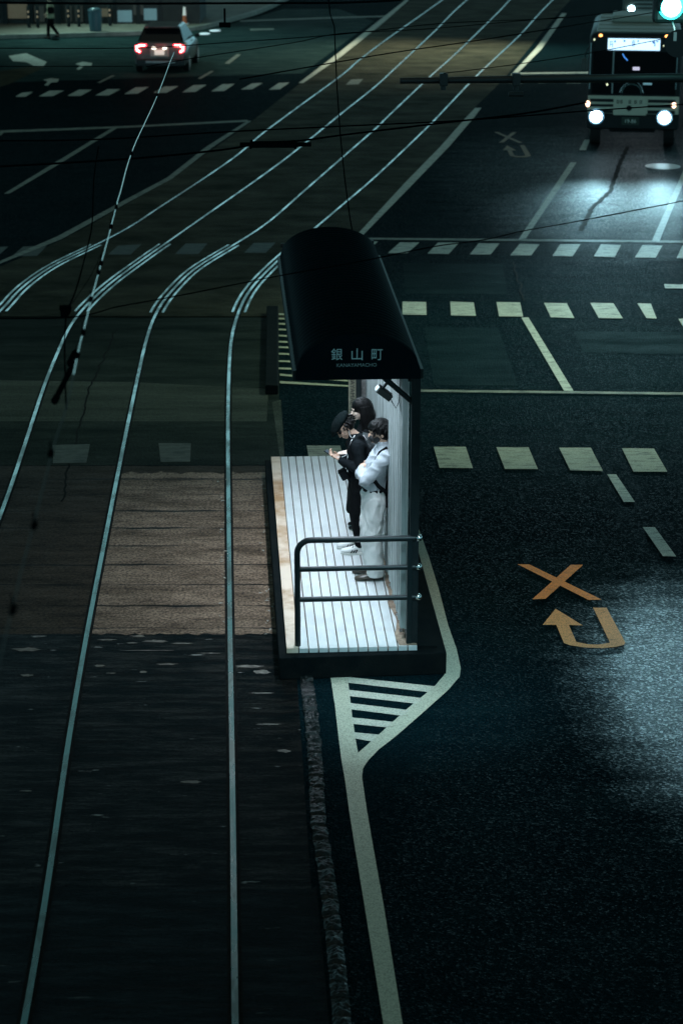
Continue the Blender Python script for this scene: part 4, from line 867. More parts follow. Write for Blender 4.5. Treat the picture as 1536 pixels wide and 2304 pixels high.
b = MB(); b.loft([hring((-0.135, 0.0, 0.95), 0.05, 0.12), hring((-0.150, 0.0, 0.98), 0.075, 0.145), hring((-0.145, 0, 1.10), 0.080, 0.15), hring((-0.115, 0, 1.22), 0.070, 0.145), hring((-0.075, 0, 1.30), 0.045, 0.11), hring((-0.055, 0, 1.325), 0.018, 0.06)])
vox('pack', b, mat('glossy_nylon', (0.012, 0.014, 0.016), rough=0.22, spec=0.7, noise_col=(0.020, 0.022, 0.026), nscale=12, world=False, bump=0.2, bscale=20), bk, 0.008, 3, wr=(0.006, 10.0), seed=9)
b = MB(); b.loft([hring((-0.215, 0.0, 1.00), 0.018, 0.09), hring((-0.225, 0.0, 1.03), 0.026, 0.10), hring((-0.215, 0, 1.10), 0.024, 0.10), hring((-0.195, 0, 1.15), 0.01, 0.08)]); vox('front_pocket', b, CHAR, bk, 0.008, 2)
for s_ in (-1, 1): MB().tube([(-0.075, s_ * 0.09, 1.285), (-0.01, s_ * 0.105, 1.325), (0.075, s_ * 0.120, 1.27), (0.118, s_ * 0.135, 1.17), (0.060, s_ * 0.165, 1.05), (-0.07, s_ * 0.150, 0.99)], (0.006, 0.020), 8).build('shoulder_strap', BLACK, bk)
cp = empty('camera_pouch', place(806, 1240), ANG + pi, 'small dark pouch hanging in front of the man in the flat cap', 'pouch')
Rq = Matrix.Rotation(radians(28), 3, 'Y')
MB().box((0.160, 0.06, 0.895), (0.085, 0.10, 0.10), R=Rq).build('pouch_body', CHAR, cp, bevel=0.012)
MB().box(Vector((0.160, 0.06, 0.895)) + Rq @ Vector((0.0, 0, 0.052)), (0.088, 0.104, 0.014), R=Rq).build('flap', BLACK, cp, bevel=0.004)
MB().tube([(0.140, 0.10, 0.945), (0.125, 0.12, 1.02), (0.120, 0.135, 1.10)], (0.004, 0.010), 6).build('strap', BLACK, cp)

# ---- long-haired woman in a dark coat, behind them
rnd = random.Random(3)
m3 = empty('person', place(815, 1186), ANG + pi, 'woman with long black hair and long dark coat, farthest along the platform', 'person', 'people waiting on the platform')
hm = Matrix.Translation((0.022, 0, 1.370)) @ Matrix.Rotation(radians(6), 4, 'Y') @ Matrix.Rotation(radians(6), 4, 'Z') @ Matrix.Scale(1.06, 4)
b = MB()
b.loft([hring((0.0, 0, 0.74), 0.07, 0.12), hring((-0.02, 0, 0.86), 0.085, 0.135), hring((-0.02, 0, 0.98), 0.075, 0.11), hring((-0.03, 0, 1.09), 0.09, 0.125), hring((-0.03, 0, 1.17), 0.065, 0.13), hring((-0.03, 0, 1.22), 0.045, 0.05)])
limb(b, [(-0.03, 0, 1.20), (-0.015, 0, 1.30)], [0.046, 0.044]); head_shape(b, hm, 0.92)
for s_ in (-1, 1): limb(b, [(0.0, s_ * 0.07, 0.76), (0.02, s_ * 0.07, 0.40), (-0.01, s_ * 0.07, 0.06)], [0.07, 0.048, 0.034])
b.tube([(-0.05, 0.07, 0.04), (0.11, 0.07, 0.03)], [0.03, 0.022], 10); b.tube([(-0.05, -0.07, 0.04), (0.11, -0.07, 0.03)], [0.03, 0.022], 10)
for s_ in (-1, 1):
    limb(b, [(-0.03, s_ * 0.145, 1.13), (-0.02, s_ * 0.18, 0.88), (0.13, s_ * 0.10, 0.86), (0.16, s_ * 0.07, 0.87)], [0.038, 0.032, 0.025, 0.022])
    hand(b, Matrix.Translation((0.17, s_ * 0.055, 0.875)) @ Matrix.Rotation(radians(-35 * s_), 4, 'Z'), -s_, 0.5)
vox('body', b, SKINP, m3, 0.0055, 2)
eyes(m3, hm, EYE)
b = MB()
b.loft([hring((0.015, 0, 0.20), 0.165, 0.20), hring((0.01, 0, 0.45), 0.150, 0.19), hring((0.0, 0, 0.74), 0.125, 0.17), hring((-0.015, 0, 0.92), 0.105, 0.15), hring((-0.025, 0, 1.06), 0.108, 0.15), hring((-0.03, 0, 1.15), 0.090, 0.145), hring((-0.03, 0, 1.205), 0.06, 0.075), hring((-0.025, 0, 1.235), 0.055, 0.058)])
for s_ in (-1, 1): limb(b, [(-0.03, s_ * 0.14, 1.125), (-0.02, s_ * 0.185, 0.88), (0.12, s_ * 0.105, 0.86), (0.15, s_ * 0.08, 0.866)], [0.055, 0.048, 0.038, 0.035])
vox('coat', b, BLACK, m3, 0.008, 3, wr=(0.008, 6.0), seed=12.0, stretch=(1.5, 1.5, 0.6))
b = MB()
e_ = lambda c, r, rt=0.0: b.ell(hm @ Vector(c), r, 20, R=hm.to_3x3() @ Matrix.Rotation(rt, 3, 'Y'), nr=12)
e_((-0.016, 0, 0.042), (0.106, 0.092, 0.090)); e_((-0.045, 0, -0.02), (0.082, 0.092, 0.11))
for k in range(90):
    a = rnd.uniform(1.25, 2 * pi - 1.25); r0 = 0.095
    p0 = Vector((r0 * cos(a) - 0.02, 0.084 * sin(a), 0.045)); p = hm @ p0
    e2 = Vector((p.x * 1.0 - 0.075 + 0.06 * cos(a), p.y * 1.5 + rnd.uniform(-.01, .01), 0.86 + rnd.uniform(-0.04, 0.10))); mid = Vector((p.x - 0.035 + 0.02 * cos(a), p.y * 1.35, 1.16))
    b.tube([p, hm @ (p0 + Vector((0.008 * cos(a), 0.012 * sin(a), -0.07))), mid, mid.lerp(e2, 0.6) + Vector((rnd.uniform(-.012, .012), 0, 0)), e2], [0.014, 0.017, 0.019, 0.015, 0.004], 6)
vox('long_hair', b, HAIR, m3, 0.0058, 1, wr=(0.004, 22.0), seed=7.0, stretch=(1, 1, 0.25))
for y in (0.07, -0.07): shoe_mb(0.0, y, 0.05, L=0.25, w=0.040, hgt=0.07).build('shoe', mat('black_pump', (0.012, 0.012, 0.013), rough=0.25), m3)

# ================================================================== BUS
YB = 51.5
def bz(py): return PY(1425, py, YB).z
def bxx(px, py=200): return PY(px, py, YB).x
BXC = (bxx(1320) + bxx(1530)) / 2; BW = (bxx(1530) - bxx(1320)) * 0.985; BT = bz(76); BB = bz(292); BLn = 5.6
bus = empty('city_bus', (BXC, YB, 0), -atan(BXC / YB), 'city bus with lit destination sign and blazing headlights facing the viewer', 'bus')
lx = lambda px, py=200: (bxx(px, py) - BXC) * 0.985
M_['bus_cream'] = mat('bus_cream', (0.50, 0.52, 0.42), rough=0.35, world=False, noise_col=(0.46, 0.48, 0.38), nscale=3, coat=0.3)
M_['bus_dark'] = mat('bus_dark', (0.010, 0.014, 0.016), rough=0.4, spec=0.2, world=False)
M_['bus_roof'] = mat('bus_roof', (0.24, 0.27, 0.23), rough=0.5, world=False, noise_col=(0.26, 0.29, 0.25), nscale=2)
M_['glass'] = mat('dark_glass', (0.004, 0.007, 0.009), rough=0.15, spec=0.12)
zW0 = bz(215); zW1 = bz(85)
def rrect(hw, z0, z1, r, y, n=5):
    pts = []
    for cx, cz, a0 in ((hw - r, z1 - r, 0), (-hw + r, z1 - r, pi / 2), (-hw + r * 0.5, z0 + r * 0.5, pi), (hw - r * 0.5, z0 + r * 0.5, 3 * pi / 2)):
        rr_ = r if cz > 1.5 else r * 0.5
        for k in range(n): a = a0 + (pi / 2) * k / (n - 1); pts.append(Vector((cx + rr_ * cos(a), y, cz + rr_ * sin(a))))
    return pts
b = MB(); hw = BW / 2
b.loft([rrect(hw * 0.90, BB + 0.03, BT - 0.08, 0.14, 0.0), rrect(hw * 0.97, BB, BT - 0.03, 0.16, 0.05), rrect(hw, BB, BT, 0.16, 0.14), rrect(hw, BB, BT, 0.16, BLn - 0.1), rrect(hw * 0.97, BB, BT - 0.05, 0.16, BLn)])
b.build('body', 'bus_dark', bus)
b = MB(); b.box((0, BLn / 2 + 0.15, BT + 0.012), (BW * 0.86, BLn - 0.5, 0.03))
for k in range(5): b.box((0, 1.0 + k * 1.1, BT + 0.035), (BW * 0.84, 0.05, 0.02))
rfp = b.build('roof', 'bus_roof', bus, bevel=0.01)
b = MB(); b.box((0, 3.6, BT + 0.12), (1.3, 1.6, 0.18)); b.build('air_conditioner', 'bus_roof', rfp, bevel=0.05)
# windscreen with a middle bar, sitting proud of the body
wz1 = bz(116); wz0 = bz(212)
for xa, xb in ((lx(1330), lx(1374)), (lx(1378), lx(1518))):
    MB().box(((xa + xb) / 2, -0.004, (wz0 + wz1) / 2), (xb - xa, 0.03, wz1 - wz0)).build('windscreen', 'glass', bus, bevel=0.008)
MB().box((lx(1376), -0.012, (wz0 + wz1) / 2 + 0.02), (0.03, 0.03, wz1 - wz0)).build('middle_bar', mat('bar_metal', (0.35, 0.40, 0.40), rough=0.3, metal=0.7), bus)
M_['ds'] = mat('destination_sign_light', (0.5, 0.7, 0.9), emit=(0.50, 0.76, 1.0), estr=1.7)
M_['dsink'] = mat('destination_ink', (0.02, 0.1, 0.25), emit=(0.01, 0.12, 0.45), estr=0.8)
dsx0, dsx1, dz0, dz1 = lx(1362), lx(1479), bz(113), bz(87)
dsg = MB().box(((dsx0 + dsx1) / 2, -0.010, (dz0 + dz1) / 2), (dsx1 - dsx0, 0.03, dz1 - dz0)).build('destination_sign', 'ds', bus, bevel=0.004)
ds_w = dsx1 - dsx0; ds_h = dz1 - dz0; b = MB()          # unreadable blue marks, as far as they can be made out
for fx, fz, fw, fh in ((0.03, 0.55, 0.012, 0.5), (0.06, 0.72, 0.05, 0.06), (0.06, 0.5, 0.05, 0.06), (0.075, 0.4, 0.012, 0.4), (0.12, 0.75, 0.03, 0.2), (0.30, 0.8, 0.04, 0.15), (0.455, 0.6, 0.012, 0.5), (0.475, 0.6, 0.010, 0.6), (0.495, 0.62, 0.012, 0.5), (0.56, 0.8, 0.02, 0.2), (0.86, 0.72, 0.05, 0.2), (0.885, 0.5, 0.02, 0.3), (0.93, 0.78, 0.04, 0.12)):
    b.box((dsx0 + ds_w * (fx + 0.015), -0.0275, dz0 + ds_h * fz), (ds_w * fw, 0.004, ds_h * fh))
b.build('lettering', 'dsink', dsg)
# cream front panel with dark stripes, name plate and number plate
py_ = -0.012
MB().box((0, py_, (bz(216) + bz(256)) / 2), (BW * 0.985, 0.03, bz(216) - bz(256))).build('front_panel', 'bus_cream', bus, bevel=0.01)
for ya, yb in ((223, 230), (235, 241), (247, 255)):
    for xa, xb in ((1326, 1380), (1458, 1520)):
        MB().box(((lx(xa) + lx(xb)) / 2, py_ - 0.006, (bz(ya) + bz(yb)) / 2), (lx(xb) - lx(xa), 0.03, bz(ya) - bz(yb))).build('stripe', 'bus_dark', bus)
npn = MB().box((lx(1418), py_ - 0.014, (bz(221) + bz(259)) / 2), (lx(1455) - lx(1381), 0.03, bz(221) - bz(259))).build('name_panel', 'bus_cream', bus, bevel=0.004)
b = MB()
for cx in (1390, 1398, 1417, 1430, 1442):
    for dx, dz_, w_, h_ in ((-0.022, 0, 0.012, 0.09), (0.022, 0, 0.012, 0.09), (0, 0.036, 0.05, 0.014), (0, 0.0, 0.05, 0.012), (0, -0.034, 0.05, 0.014)): b.box((lx(cx) + dx, py_ - 0.031, bz(229) + dz_), (w_, 0.004, h_))
b.build('lettering', 'bus_dark', npn)
b = MB(); b.tube([(lx(1416), py_ - 0.034, bz(243)), (lx(1416), py_ - 0.030, bz(243))], 0.07, 16); b.add([(lx(1411), py_ - 0.032, bz(244)), (lx(1421), py_ - 0.032, bz(244)), (lx(1416), py_ - 0.032, bz(251))], [(0, 1, 2)]); b.build('emblem', 'bus_dark', npn)
MB().box((0, 0.0, (bz(262) + bz(290)) / 2), (BW * 0.98, 0.06, bz(262) - bz(290))).build('bumper', 'bus_dark', bus, bevel=0.02)
plt = MB().box((lx(1420), -0.035, bz(272)), (0.44, 0.02, 0.20)).build('number_plate', mat('green_plate', (0.01, 0.03, 0.02), rough=0.5), bus, bevel=0.004)
text('19-86', 0.13, mat('plate_ink', (0.55, 0.6, 0.55)), plt, (lx(1421), -0.047, bz(276)), (pi / 2, 0, 0), width=0.27)
M_['hl'] = mat('headlight_glow', (1, 1, 1), emit=(0.55, 0.86, 1.0), estr=22)
M_['amber'] = mat('amber_lamp', (0.9, 0.4, 0.1), emit=(1.0, 0.36, 0.10), estr=5)
M_['amber_pale'] = mat('indicator_lamp', (0.9, 0.6, 0.4), emit=(1.0, 0.62, 0.42), estr=5)
M_['bowl_glow'] = mat('glowing_reflector_bowl', (0.7, 0.75, 0.78), rough=0.3, emit=(0.10, 0.40, 0.80), estr=0.30)  # lit look put into the bowl as its own dim blue glow
for px in (1342, 1497):
    hd = MB().disc((lx(px), -0.03, bz(263)), 0.20, 'y', 0.05, 28).build('headlight', 'bowl_glow', bus)
    MB().ell((lx(px), -0.05, bz(263)), (0.155, 0.04, 0.155), 24).build('lens', 'hl', hd)
    pz = Vector((BXC + lx(px), YB - 0.35, bz(263)))
    tx, ty = (1330, 600) if px == 1342 else (1490, 600)
    tg = P(tx, 600); hb2 = lamp('headlight_beam', 'SPOT', pz, 1500, (0.46, 0.86, 1.0), tg, spot_size=radians(15), spot_blend=1.0, shadow_soft_size=0.12); hb2.scale = (3.2, 1, 1)
for px, py in ((1345, 81), (1493, 81)):
    MB().ell((lx(px), 0.02, bz(py)), (0.045, 0.04, 0.035), 14).build('marker_lamp', 'amber', bus)
for px in (1322, 1517): MB().ell((lx(px), -0.02, bz(235)), (0.055, 0.04, 0.075), 14).build('indicator', 'amber_pale', bus)
mr_ = MB().box((lx(1311), -0.15, bz(146)), (0.15, 0.06, 0.34)).build('mirror', mat('mirror_shell', (0.05, 0.06, 0.055), rough=0.4), bus, bevel=0.03)
MB().tube([(lx(1311), -0.12, bz(128)), (lx(1316), -0.05, bz(112)), (lx(1324), 0.02, bz(102))], 0.018, 8).build('mirror_arm', 'bus_dark', mr_)
for sx_ in (-1, 1):
    for yy in (1.15, BLn - 1.3):
        wh = MB().disc((sx_ * (hw - 0.22), yy, 0.42), 0.42, 'x', 0.26, 28).build('wheel', mat('bus_tyre', (0.012, 0.013, 0.013), rough=0.85), bus, bevel=0.02)
        MB().disc((sx_ * (hw - 0.09), yy, 0.42), 0.24, 'x', 0.03, 20).build('hub', 'galv', wh)
MB().box((0, BLn / 2 + 0.3, (BB + 0.25) / 2 + 0.1), (BW * 0.5, BLn - 1.6, BB - 0.15)).build('underframe', 'bus_dark', bus)
# wipers, card in the window, steering wheel, seen in front of and behind the glass
WIP = mat('wiper_metal', (0.45, 0.50, 0.52), rough=0.25, metal=0.8)
def arc_px(pts, r=0.012): return MB().tube([(lx(x), -0.045, bz(y)) for x, y in pts], r, 6)
arc_px([(1393, 208), (1397, 198), (1404, 190), (1412, 186)]).build('wiper', WIP, bus); arc_px([(1446, 208), (1442, 196), (1434, 186), (1423, 178)]).build('wiper', WIP, bus)
MB().box((lx(1428), -0.024, bz(154)), (0.17, 0.006, 0.08)).build('window_card', mat('lit_card', (0.7, 0.7, 0.8), emit=(0.8, 0.72, 0.95), estr=0.7), bus)
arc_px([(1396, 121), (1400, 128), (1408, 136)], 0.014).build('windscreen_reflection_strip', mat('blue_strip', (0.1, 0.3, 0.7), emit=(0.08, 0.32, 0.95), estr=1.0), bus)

DSH = mat('yellow_dot', (0.9, 0.9, 0.6), emit=(0.9, 0.95, 0.6), estr=1.2)
for px, py, r_ in ((1353, 182, 0.030), (1364, 191, 0.024), (1331, 90, 0.02), (1487, 102, 0.014)): MB().ell((lx(px), -0.022, bz(py)), (r_, 0.008, r_ * 1.3), 12).build('glow_dot', DSH, bus)  # small glowing dots added over the bus front
GL = mat('pillar_glint', (0.45, 0.62, 0.66), rough=0.3, metal=0.3)
MB().box((lx(1324), -0.008, bz(150)), (0.018, 0.02, 1.15)).build('pillar_highlight', GL, bus, bevel=0.004); MB().box((lx(1519), -0.008, bz(150)), (0.014, 0.02, 1.1)).build('pillar_highlight', GL, bus, bevel=0.004)  # edge highlight and column reflection built as pale strips
sw_ = MB()
for k in range(24):
    a = pi * k / 23; sw_.ell((lx(1420) + 0.24 * cos(a), -0.03, bz(209) + 0.22 * sin(a)), (0.016, 0.008, 0.016), 8, nr=6)
vox('steering_wheel', sw_, mat('wheel_grey', (0.12, 0.20, 0.20), rough=0.5), bus, 0.008, 1)
MB().box((lx(1455), -0.022, bz(188)), (0.22, 0.01, 0.05)).build('dashboard_panel', mat('lit_panel', (0.3, 0.5, 0.55), emit=(0.25, 0.5, 0.6), estr=0.35), bus)

# ---- second vehicle behind the bus
YV = 85.5
vn = empty('van', (PY(1452, 20, YV).x, YV, 0), -atan(PY(1452, 20, YV).x / YV), 'van with bright headlight and slatted grille following behind the bus', 'van')
b = MB(); b.loft([rrect(0.9, 0.35, 2.0, 0.2, 0.0), rrect(0.97, 0.3, 2.2, 0.2, 0.25), rrect(0.97, 0.3, 2.3, 0.2, 1.2), rrect(0.95, 0.3, 2.25, 0.2, 4.6)]); b.build('body', mat('van_body', (0.05, 0.06, 0.05), rough=0.4), vn)
MB().box((0, 0.06, 1.7), (1.5, 0.2, 0.6)).build('windscreen', 'glass', vn, bevel=0.03)
for k in range(4): MB().box((0.05, -0.02, 0.75 + k * 0.16), (1.1, 0.05, 0.05)).build('grille_bar', mat('grille_bar', (0.35, 0.4, 0.38), rough=0.3, metal=0.5), vn)
for s_ in (-1, 1):
    p = PY(1420, 20, YV - 0.05); MB().ell((s_ * abs(p.x - vn.location.x), -0.05, max(0.7, p.z)), (0.13, 0.04, 0.13), 16).build('headlight', 'hl', vn)
    for yy in (0.8, 3.7): MB().disc((s_ * 0.85, yy, 0.34), 0.34, 'x', 0.2, 20).build('wheel', 'bus_dark', vn)
lamp('van_beam', 'SPOT', (vn.location.x, YV - 0.4, 0.9), 900, (0.72, 0.90, 1.0), (vn.location.x, YV - 22, 0), spot_size=radians(50), spot_blend=0.9, shadow_soft_size=0.1)

# ================================================================== CAR ON THE LEFT
c0 = P(362, 165); cdir = (P(542, 123) - P(505, 144)); ca = math.atan2(cdir.y, cdir.x) - pi / 2; ca *= 0.30
car = empty('parked_car', c0, ca, 'silver hatchback driving away with glowing red curved tail lights', 'car')
car.name = 'hatchback_car'
M_['car'] = mat('silver_paint', (0.12, 0.112, 0.105), rough=0.28, metal=0.4, coat=0.6, world=False, noise_col=(0.26, 0.24, 0.23), nscale=3)
M_['car_dark'] = mat('car_plastic', (0.012, 0.014, 0.015), rough=0.5)
def csec(y, hb, z0, hm_, zm, ht, z1, r=0.08):
    pts = []
    prof = [(hb * 0.92, z0), (hb, z0 + 0.10), (hm_, zm), (hm_ * 0.985, z1 - 0.08), (ht, z1 - 0.01), (ht * 0.6, z1 + 0.008)]
    for x, z in prof: pts.append(Vector((x, y, z)))
    for x, z in reversed(prof): pts.append(Vector((-x, y, z)))
    return pts
b = MB(); b.loft([csec(0.0, 0.78, 0.42, 0.80, 0.62, 0.70, 0.98), csec(0.05, 0.87, 0.26, 0.89, 0.62, 0.76, 1.02), csec(0.5, 0.89, 0.24, 0.90, 0.65, 0.78, 1.03), csec(2.0, 0.89, 0.24, 0.90, 0.62, 0.80, 0.98), csec(3.2, 0.89, 0.24, 0.89, 0.60, 0.78, 0.94), csec(4.0, 0.86, 0.25, 0.85, 0.56, 0.70, 0.82), csec(4.3, 0.72, 0.32, 0.72, 0.50, 0.6, 0.70)])
b.build('body', 'car', car)
def cab(y0, y1, y2, y3, z0, z1, w0, w1, m):
    b = MB(); vs = [(-w0, y0, z0), (w0, y0, z0), (w0, y3, z0), (-w0, y3, z0), (-w1, y1, z1), (w1, y1, z1), (w1, y2, z1), (-w1, y2, z1)]
    b.add(vs, [(3, 2, 1, 0), (4, 5, 6, 7), (0, 1, 5, 4), (1, 2, 6, 5), (2, 3, 7, 6), (3, 0, 4, 7)]); return b
cab(0.12, 0.62, 2.25, 3.1, 0.98, 1.46, 0.80, 0.62, 'glass').build('window_band', 'glass', car, bevel=0.05)
b = MB(); b.add([(-0.64, 0.55, 1.44), (0.64, 0.55, 1.44), (0.63, 2.35, 1.44), (-0.63, 2.35, 1.44), (-0.58, 0.62, 1.53), (0.58, 0.62, 1.53), (0.56, 2.2, 1.53), (-0.56, 2.2, 1.53)], [(3, 2, 1, 0), (4, 5, 6, 7), (0, 1, 5, 4), (1, 2, 6, 5), (2, 3, 7, 6), (3, 0, 4, 7)]); b.build('roof', 'car', car, bevel=0.03)
b = MB(); b.box((0, 0.50, 1.50), (1.15, 0.22, 0.03)); b.build('spoiler', 'car', car, bevel=0.01)
b = MB(); b.box((0, 0.03, 0.36), (1.62, 0.16, 0.26)); b.build('rear_bumper', 'car_dark', car, bevel=0.04)
MB().box((0, -0.045, 0.38), (1.0, 0.03, 0.07)).build('bumper_trim', 'galv', car, bevel=0.01)
M_['tail'] = mat('tail_light', (0.9, 0.05, 0.05), emit=(1.0, 0.035, 0.06), estr=7)
M_['tail_hot'] = mat('tail_light_core', (1, 0.6, 0.5), emit=(1.0, 0.52, 0.45), estr=9)
for s_ in (-1, 1):
    tl_ = MB().tube([(s_ * 0.46, -0.02, 0.93), (s_ * 0.66, -0.01, 0.93), (s_ * 0.80, 0.0, 0.88), (s_ * 0.78, -0.01, 0.76), (s_ * 0.66, -0.02, 0.70)], [0.04, 0.05, 0.06, 0.055, 0.04], 10).build('tail_light', 'tail', car)
    MB().tube([(s_ * 0.50, -0.055, 0.93), (s_ * 0.66, -0.055, 0.93), (s_ * 0.79, -0.055, 0.88), (s_ * 0.77, -0.055, 0.77), (s_ * 0.68, -0.055, 0.71)], [0.018, 0.026, 0.032, 0.028, 0.018], 8).build('lamp_core', 'tail_hot', tl_)
    MB().box((s_ * 0.95, 2.9, 1.0), (0.16, 0.12, 0.12)).build('mirror', 'car_dark', car, bevel=0.03)
    for yy in (0.75, 3.4):
        wh = MB().disc((s_ * 0.80, yy, 0.33), 0.33, 'x', 0.2, 26).build('wheel', 'car_dark', car, bevel=0.02); MB().disc((s_ * 0.905, yy, 0.33), 0.20, 'x', 0.02, 18).build('rim', 'galv', wh)
pt_ = MB().box((-0.02, -0.03, 0.72), (0.62, 0.05, 0.34)).build('plate_recess', mat('plate_recess', (0.5, 0.48, 0.42), rough=0.5), car, bevel=0.02)
MB().box((-0.02, -0.062, 0.70), (0.33, 0.012, 0.165)).build('number_plate', mat('lit_plate', (0.8, 0.8, 0.75), emit=(1.0, 0.92, 0.78), estr=0.5), pt_, bevel=0.003)
for x in (-0.20, 0.16): MB().ell((x, -0.06, 0.84), (0.075, 0.03, 0.045), 12).build('plate_lamp', mat('plate_lamp', (1, 1, 0.9), emit=(1.0, 0.9, 0.75), estr=3.0), pt_)
hp = car.matrix_basis @ Vector((0, -0.25, 0.9)); lamp('tail_glow', 'POINT', hp, 1.6, (1.0, 0.12, 0.10), shadow_soft_size=0.25)
hp = Vector(c0) + Matrix.Rotation(ca, 3, 'Z') @ Vector((0, 4.6, 0.7)); hq = Vector(c0) + Matrix.Rotation(ca, 3, 'Z') @ Vector((0, 16, 0))
lamp('car_beam', 'SPOT', hp, 500, (0.85, 0.92, 1.0), hq, spot_size=radians(60), spot_blend=0.9, shadow_soft_size=0.1)

# ================================================================== FAR PAVEMENT: SHOPFRONT, BOLLARDS, PEDESTRIAN
def gx(px, py): return P(px, py)
YS = P(150, 62).y
sfp = empty('shop_building', (0, 0, 0), 0, 'dark shopfront with dim lit windows along the far pavement', 'building')
def at(px, py): return PY(px, py, YS)
p0 = at(-260, 62); p1 = at(450, 62)
b = MB(); b.box(((p0.x + p1.x) / 2, YS + 2.2, 4.15), (p1.x - p0.x, 4.0, 8.0)); b.build('wall', mat('shop_wall', (0.014, 0.018, 0.018), rough=0.7, noise_col=(0.03, 0.035, 0.033), nscale=1.0), sfp)
def wpan(name, x0, y0, x1, y1, m, dy=0.0):
    a = at(x0, y1); c = at(x1, y0); MB().box(((a.x + c.x) / 2, YS + 0.15 + dy, (a.z + c.z) / 2), (c.x - a.x, 0.10, c.z - a.z)).build(name, m, sfp)
lit = lambda n, c, s_: mat(n, tuple(k * 0.3 for k in c), emit=c, estr=s_, rough=0.4, noise_col=tuple(k * 0.12 for k in c), nscale=1.6)
warm = lit('shop_window_warm', (0.30, 0.28, 0.18), 0.16); dimw = lit('shop_window_dim', (0.10, 0.12, 0.10), 0.10); blue = lit('shop_window_blue', (0.16, 0.34, 0.38), 0.42)
wpan('window', 18, 10, 60, 42, warm); wpan('window', 78, 14, 98, 50, dimw); wpan('window', 148, 14, 160, 50, dimw); wpan('window', 170, 14, 185, 50, dimw); wpan('window', 222, 20, 250, 38, warm)
wpan('window', 262, 24, 296, 50, blue); wpan('window', 300, 12, 322, 34, dimw); wpan('window', 324, 20, 352, 46, blue)
for x in (8, 66, 128, 192, 256, 308, 358): wpan('pillar', x, -60, x + 5, 60, 'black_steel', -0.1)
# pedestrian barrier bollards with small reflectors
bol = None
for i, (px, py) in enumerate(((76, 64), (96, 64), (164, 62), (187, 62), (256, 60))):
    p = gx(px, py)
    if bol is None:
        bol = empty('bollard', p, 0); MB().tube([(0, 0, 0), (0, 0, 0.84), (0, 0, 0.88)], [0.07, 0.07, 0.04], 14).build('post', 'black_steel', bol)
        for z in (0.44, 0.64): MB().box((0.0, -0.07, z), (0.06, 0.01, 0.08)).build('reflector', mat('reflector_band', (0.9, 0.6, 0.4), rough=0.2, emit=(1.0, 0.66, 0.42), estr=0.10), bol)
        o = bol
    else:
        o = bol.copy(); COL.objects.link(o)
        for ch in bol.children: d = ch.copy(); COL.objects.link(d); d.parent = o
    o.location = (p.x, p.y - 1.2, 0.14)
    tag(o, ('leftmost dark bollard before the shopfront', 'second dark bollard from the left before the shopfront', 'middle dark bollard of five before the shopfront', 'fourth dark bollard, just left of the blue bin', 'rightmost dark bollard beside the blue lit shop window')[i], 'bollard', 'bollards along the far pavement')
    o['label'] = o['label'] + ' with pale reflectors' if len(o['label'].split()) < 12 else o['label']
# blue-grey bin
p = gx(216, 78); bn = empty('litter_bin', (p.x, p.y, 0.14), 0, 'glossy blue litter bin on the far kerb', 'bin')
b = MB(); b.loft([hring((0, 0, 0), 0.24, 0.22), hring((0, 0, 0.7), 0.27, 0.25), hring((0, 0, 0.78), 0.25, 0.23)]); b.build('bin_body', mat('bin_blue', (0.03, 0.09, 0.115), rough=0.35, emit=(0.05, 0.16, 0.2), estr=0.0), bn)
b = MB(); b.loft([hring((0, 0, 0.78), 0.28, 0.26), hring((0, 0, 0.86), 0.27, 0.25), hring((0, 0, 0.92), 0.16, 0.15)]); b.build('lid', mat('bin_lid', (0.05, 0.10, 0.12), rough=0.35), bn)
# traffic cone
p = gx(416, 62); cn = empty('traffic_cone', (p.x, p.y, 0.14), 0, 'tall orange delineator cone with a white top on the far pavement', 'cone')
MB().box((0, 0, 0.02), (0.34, 0.34, 0.04)).build('base', mat('cone_base', (0.6, 0.6, 0.58)), cn, bevel=0.01)
MB().tube([(0, 0, 0.04), (0, 0, 0.36)], [0.10, 0.075], 16).build('cone_body', mat('cone_orange', (0.60, 0.14, 0.05), rough=0.5), cn)
MB().tube([(0, 0, 0.36), (0, 0, 0.70)], [0.075, 0.045], 16).build('reflective_sleeve', mat('cone_white', (0.85, 0.85, 0.82), rough=0.3, emit=(0.9, 0.9, 0.8), estr=0.25), cn)
# pedestrian in a beige jacket walking along the kerb
pp = gx(117, 87); ps = empty('person', (pp.x, pp.y, 0.004), pi, 'pedestrian in beige jacket and dark trousers walking along the far kerb', 'person')
hm = Matrix.Translation((0.03, 0, 1.545))
b = MB(); b.loft([hring((0, 0, 0.84), 0.09, 0.14), hring((0, 0, 1.0), 0.09, 0.13), hring((0.01, 0, 1.25), 0.10, 0.16), hring((0.01, 0, 1.38), 0.07, 0.12), hring((0.01, 0, 1.42), 0.05, 0.05)])
limb(b, [(0.01, 0, 1.38), (0.02, 0, 1.48)], [0.05, 0.05]); head_shape(b, hm)
limb(b, [(0, 0.08, 0.86), (0.10, 0.08, 0.48), (0.12, 0.08, 0.07)], [0.08, 0.055, 0.04]); limb(b, [(0, -0.08, 0.86), (-0.03, -0.08, 0.47), (-0.24, -0.08, 0.14)], [0.08, 0.055, 0.04])
b.tube([(0.08, 0.08, 0.045), (0.26, 0.08, 0.035)], [0.035, 0.025], 10); b.tube([(-0.27, -0.08, 0.12), (-0.12, -0.08, 0.04)], [0.035, 0.025], 10)
limb(b, [(0, 0.18, 1.34), (-0.04, 0.22, 1.08), (0.10, 0.20, 0.92)], [0.045, 0.036, 0.026]); limb(b, [(0, -0.18, 1.34), (0.02, -0.22, 1.06), (0.18, -0.2, 0.95)], [0.045, 0.036, 0.026])
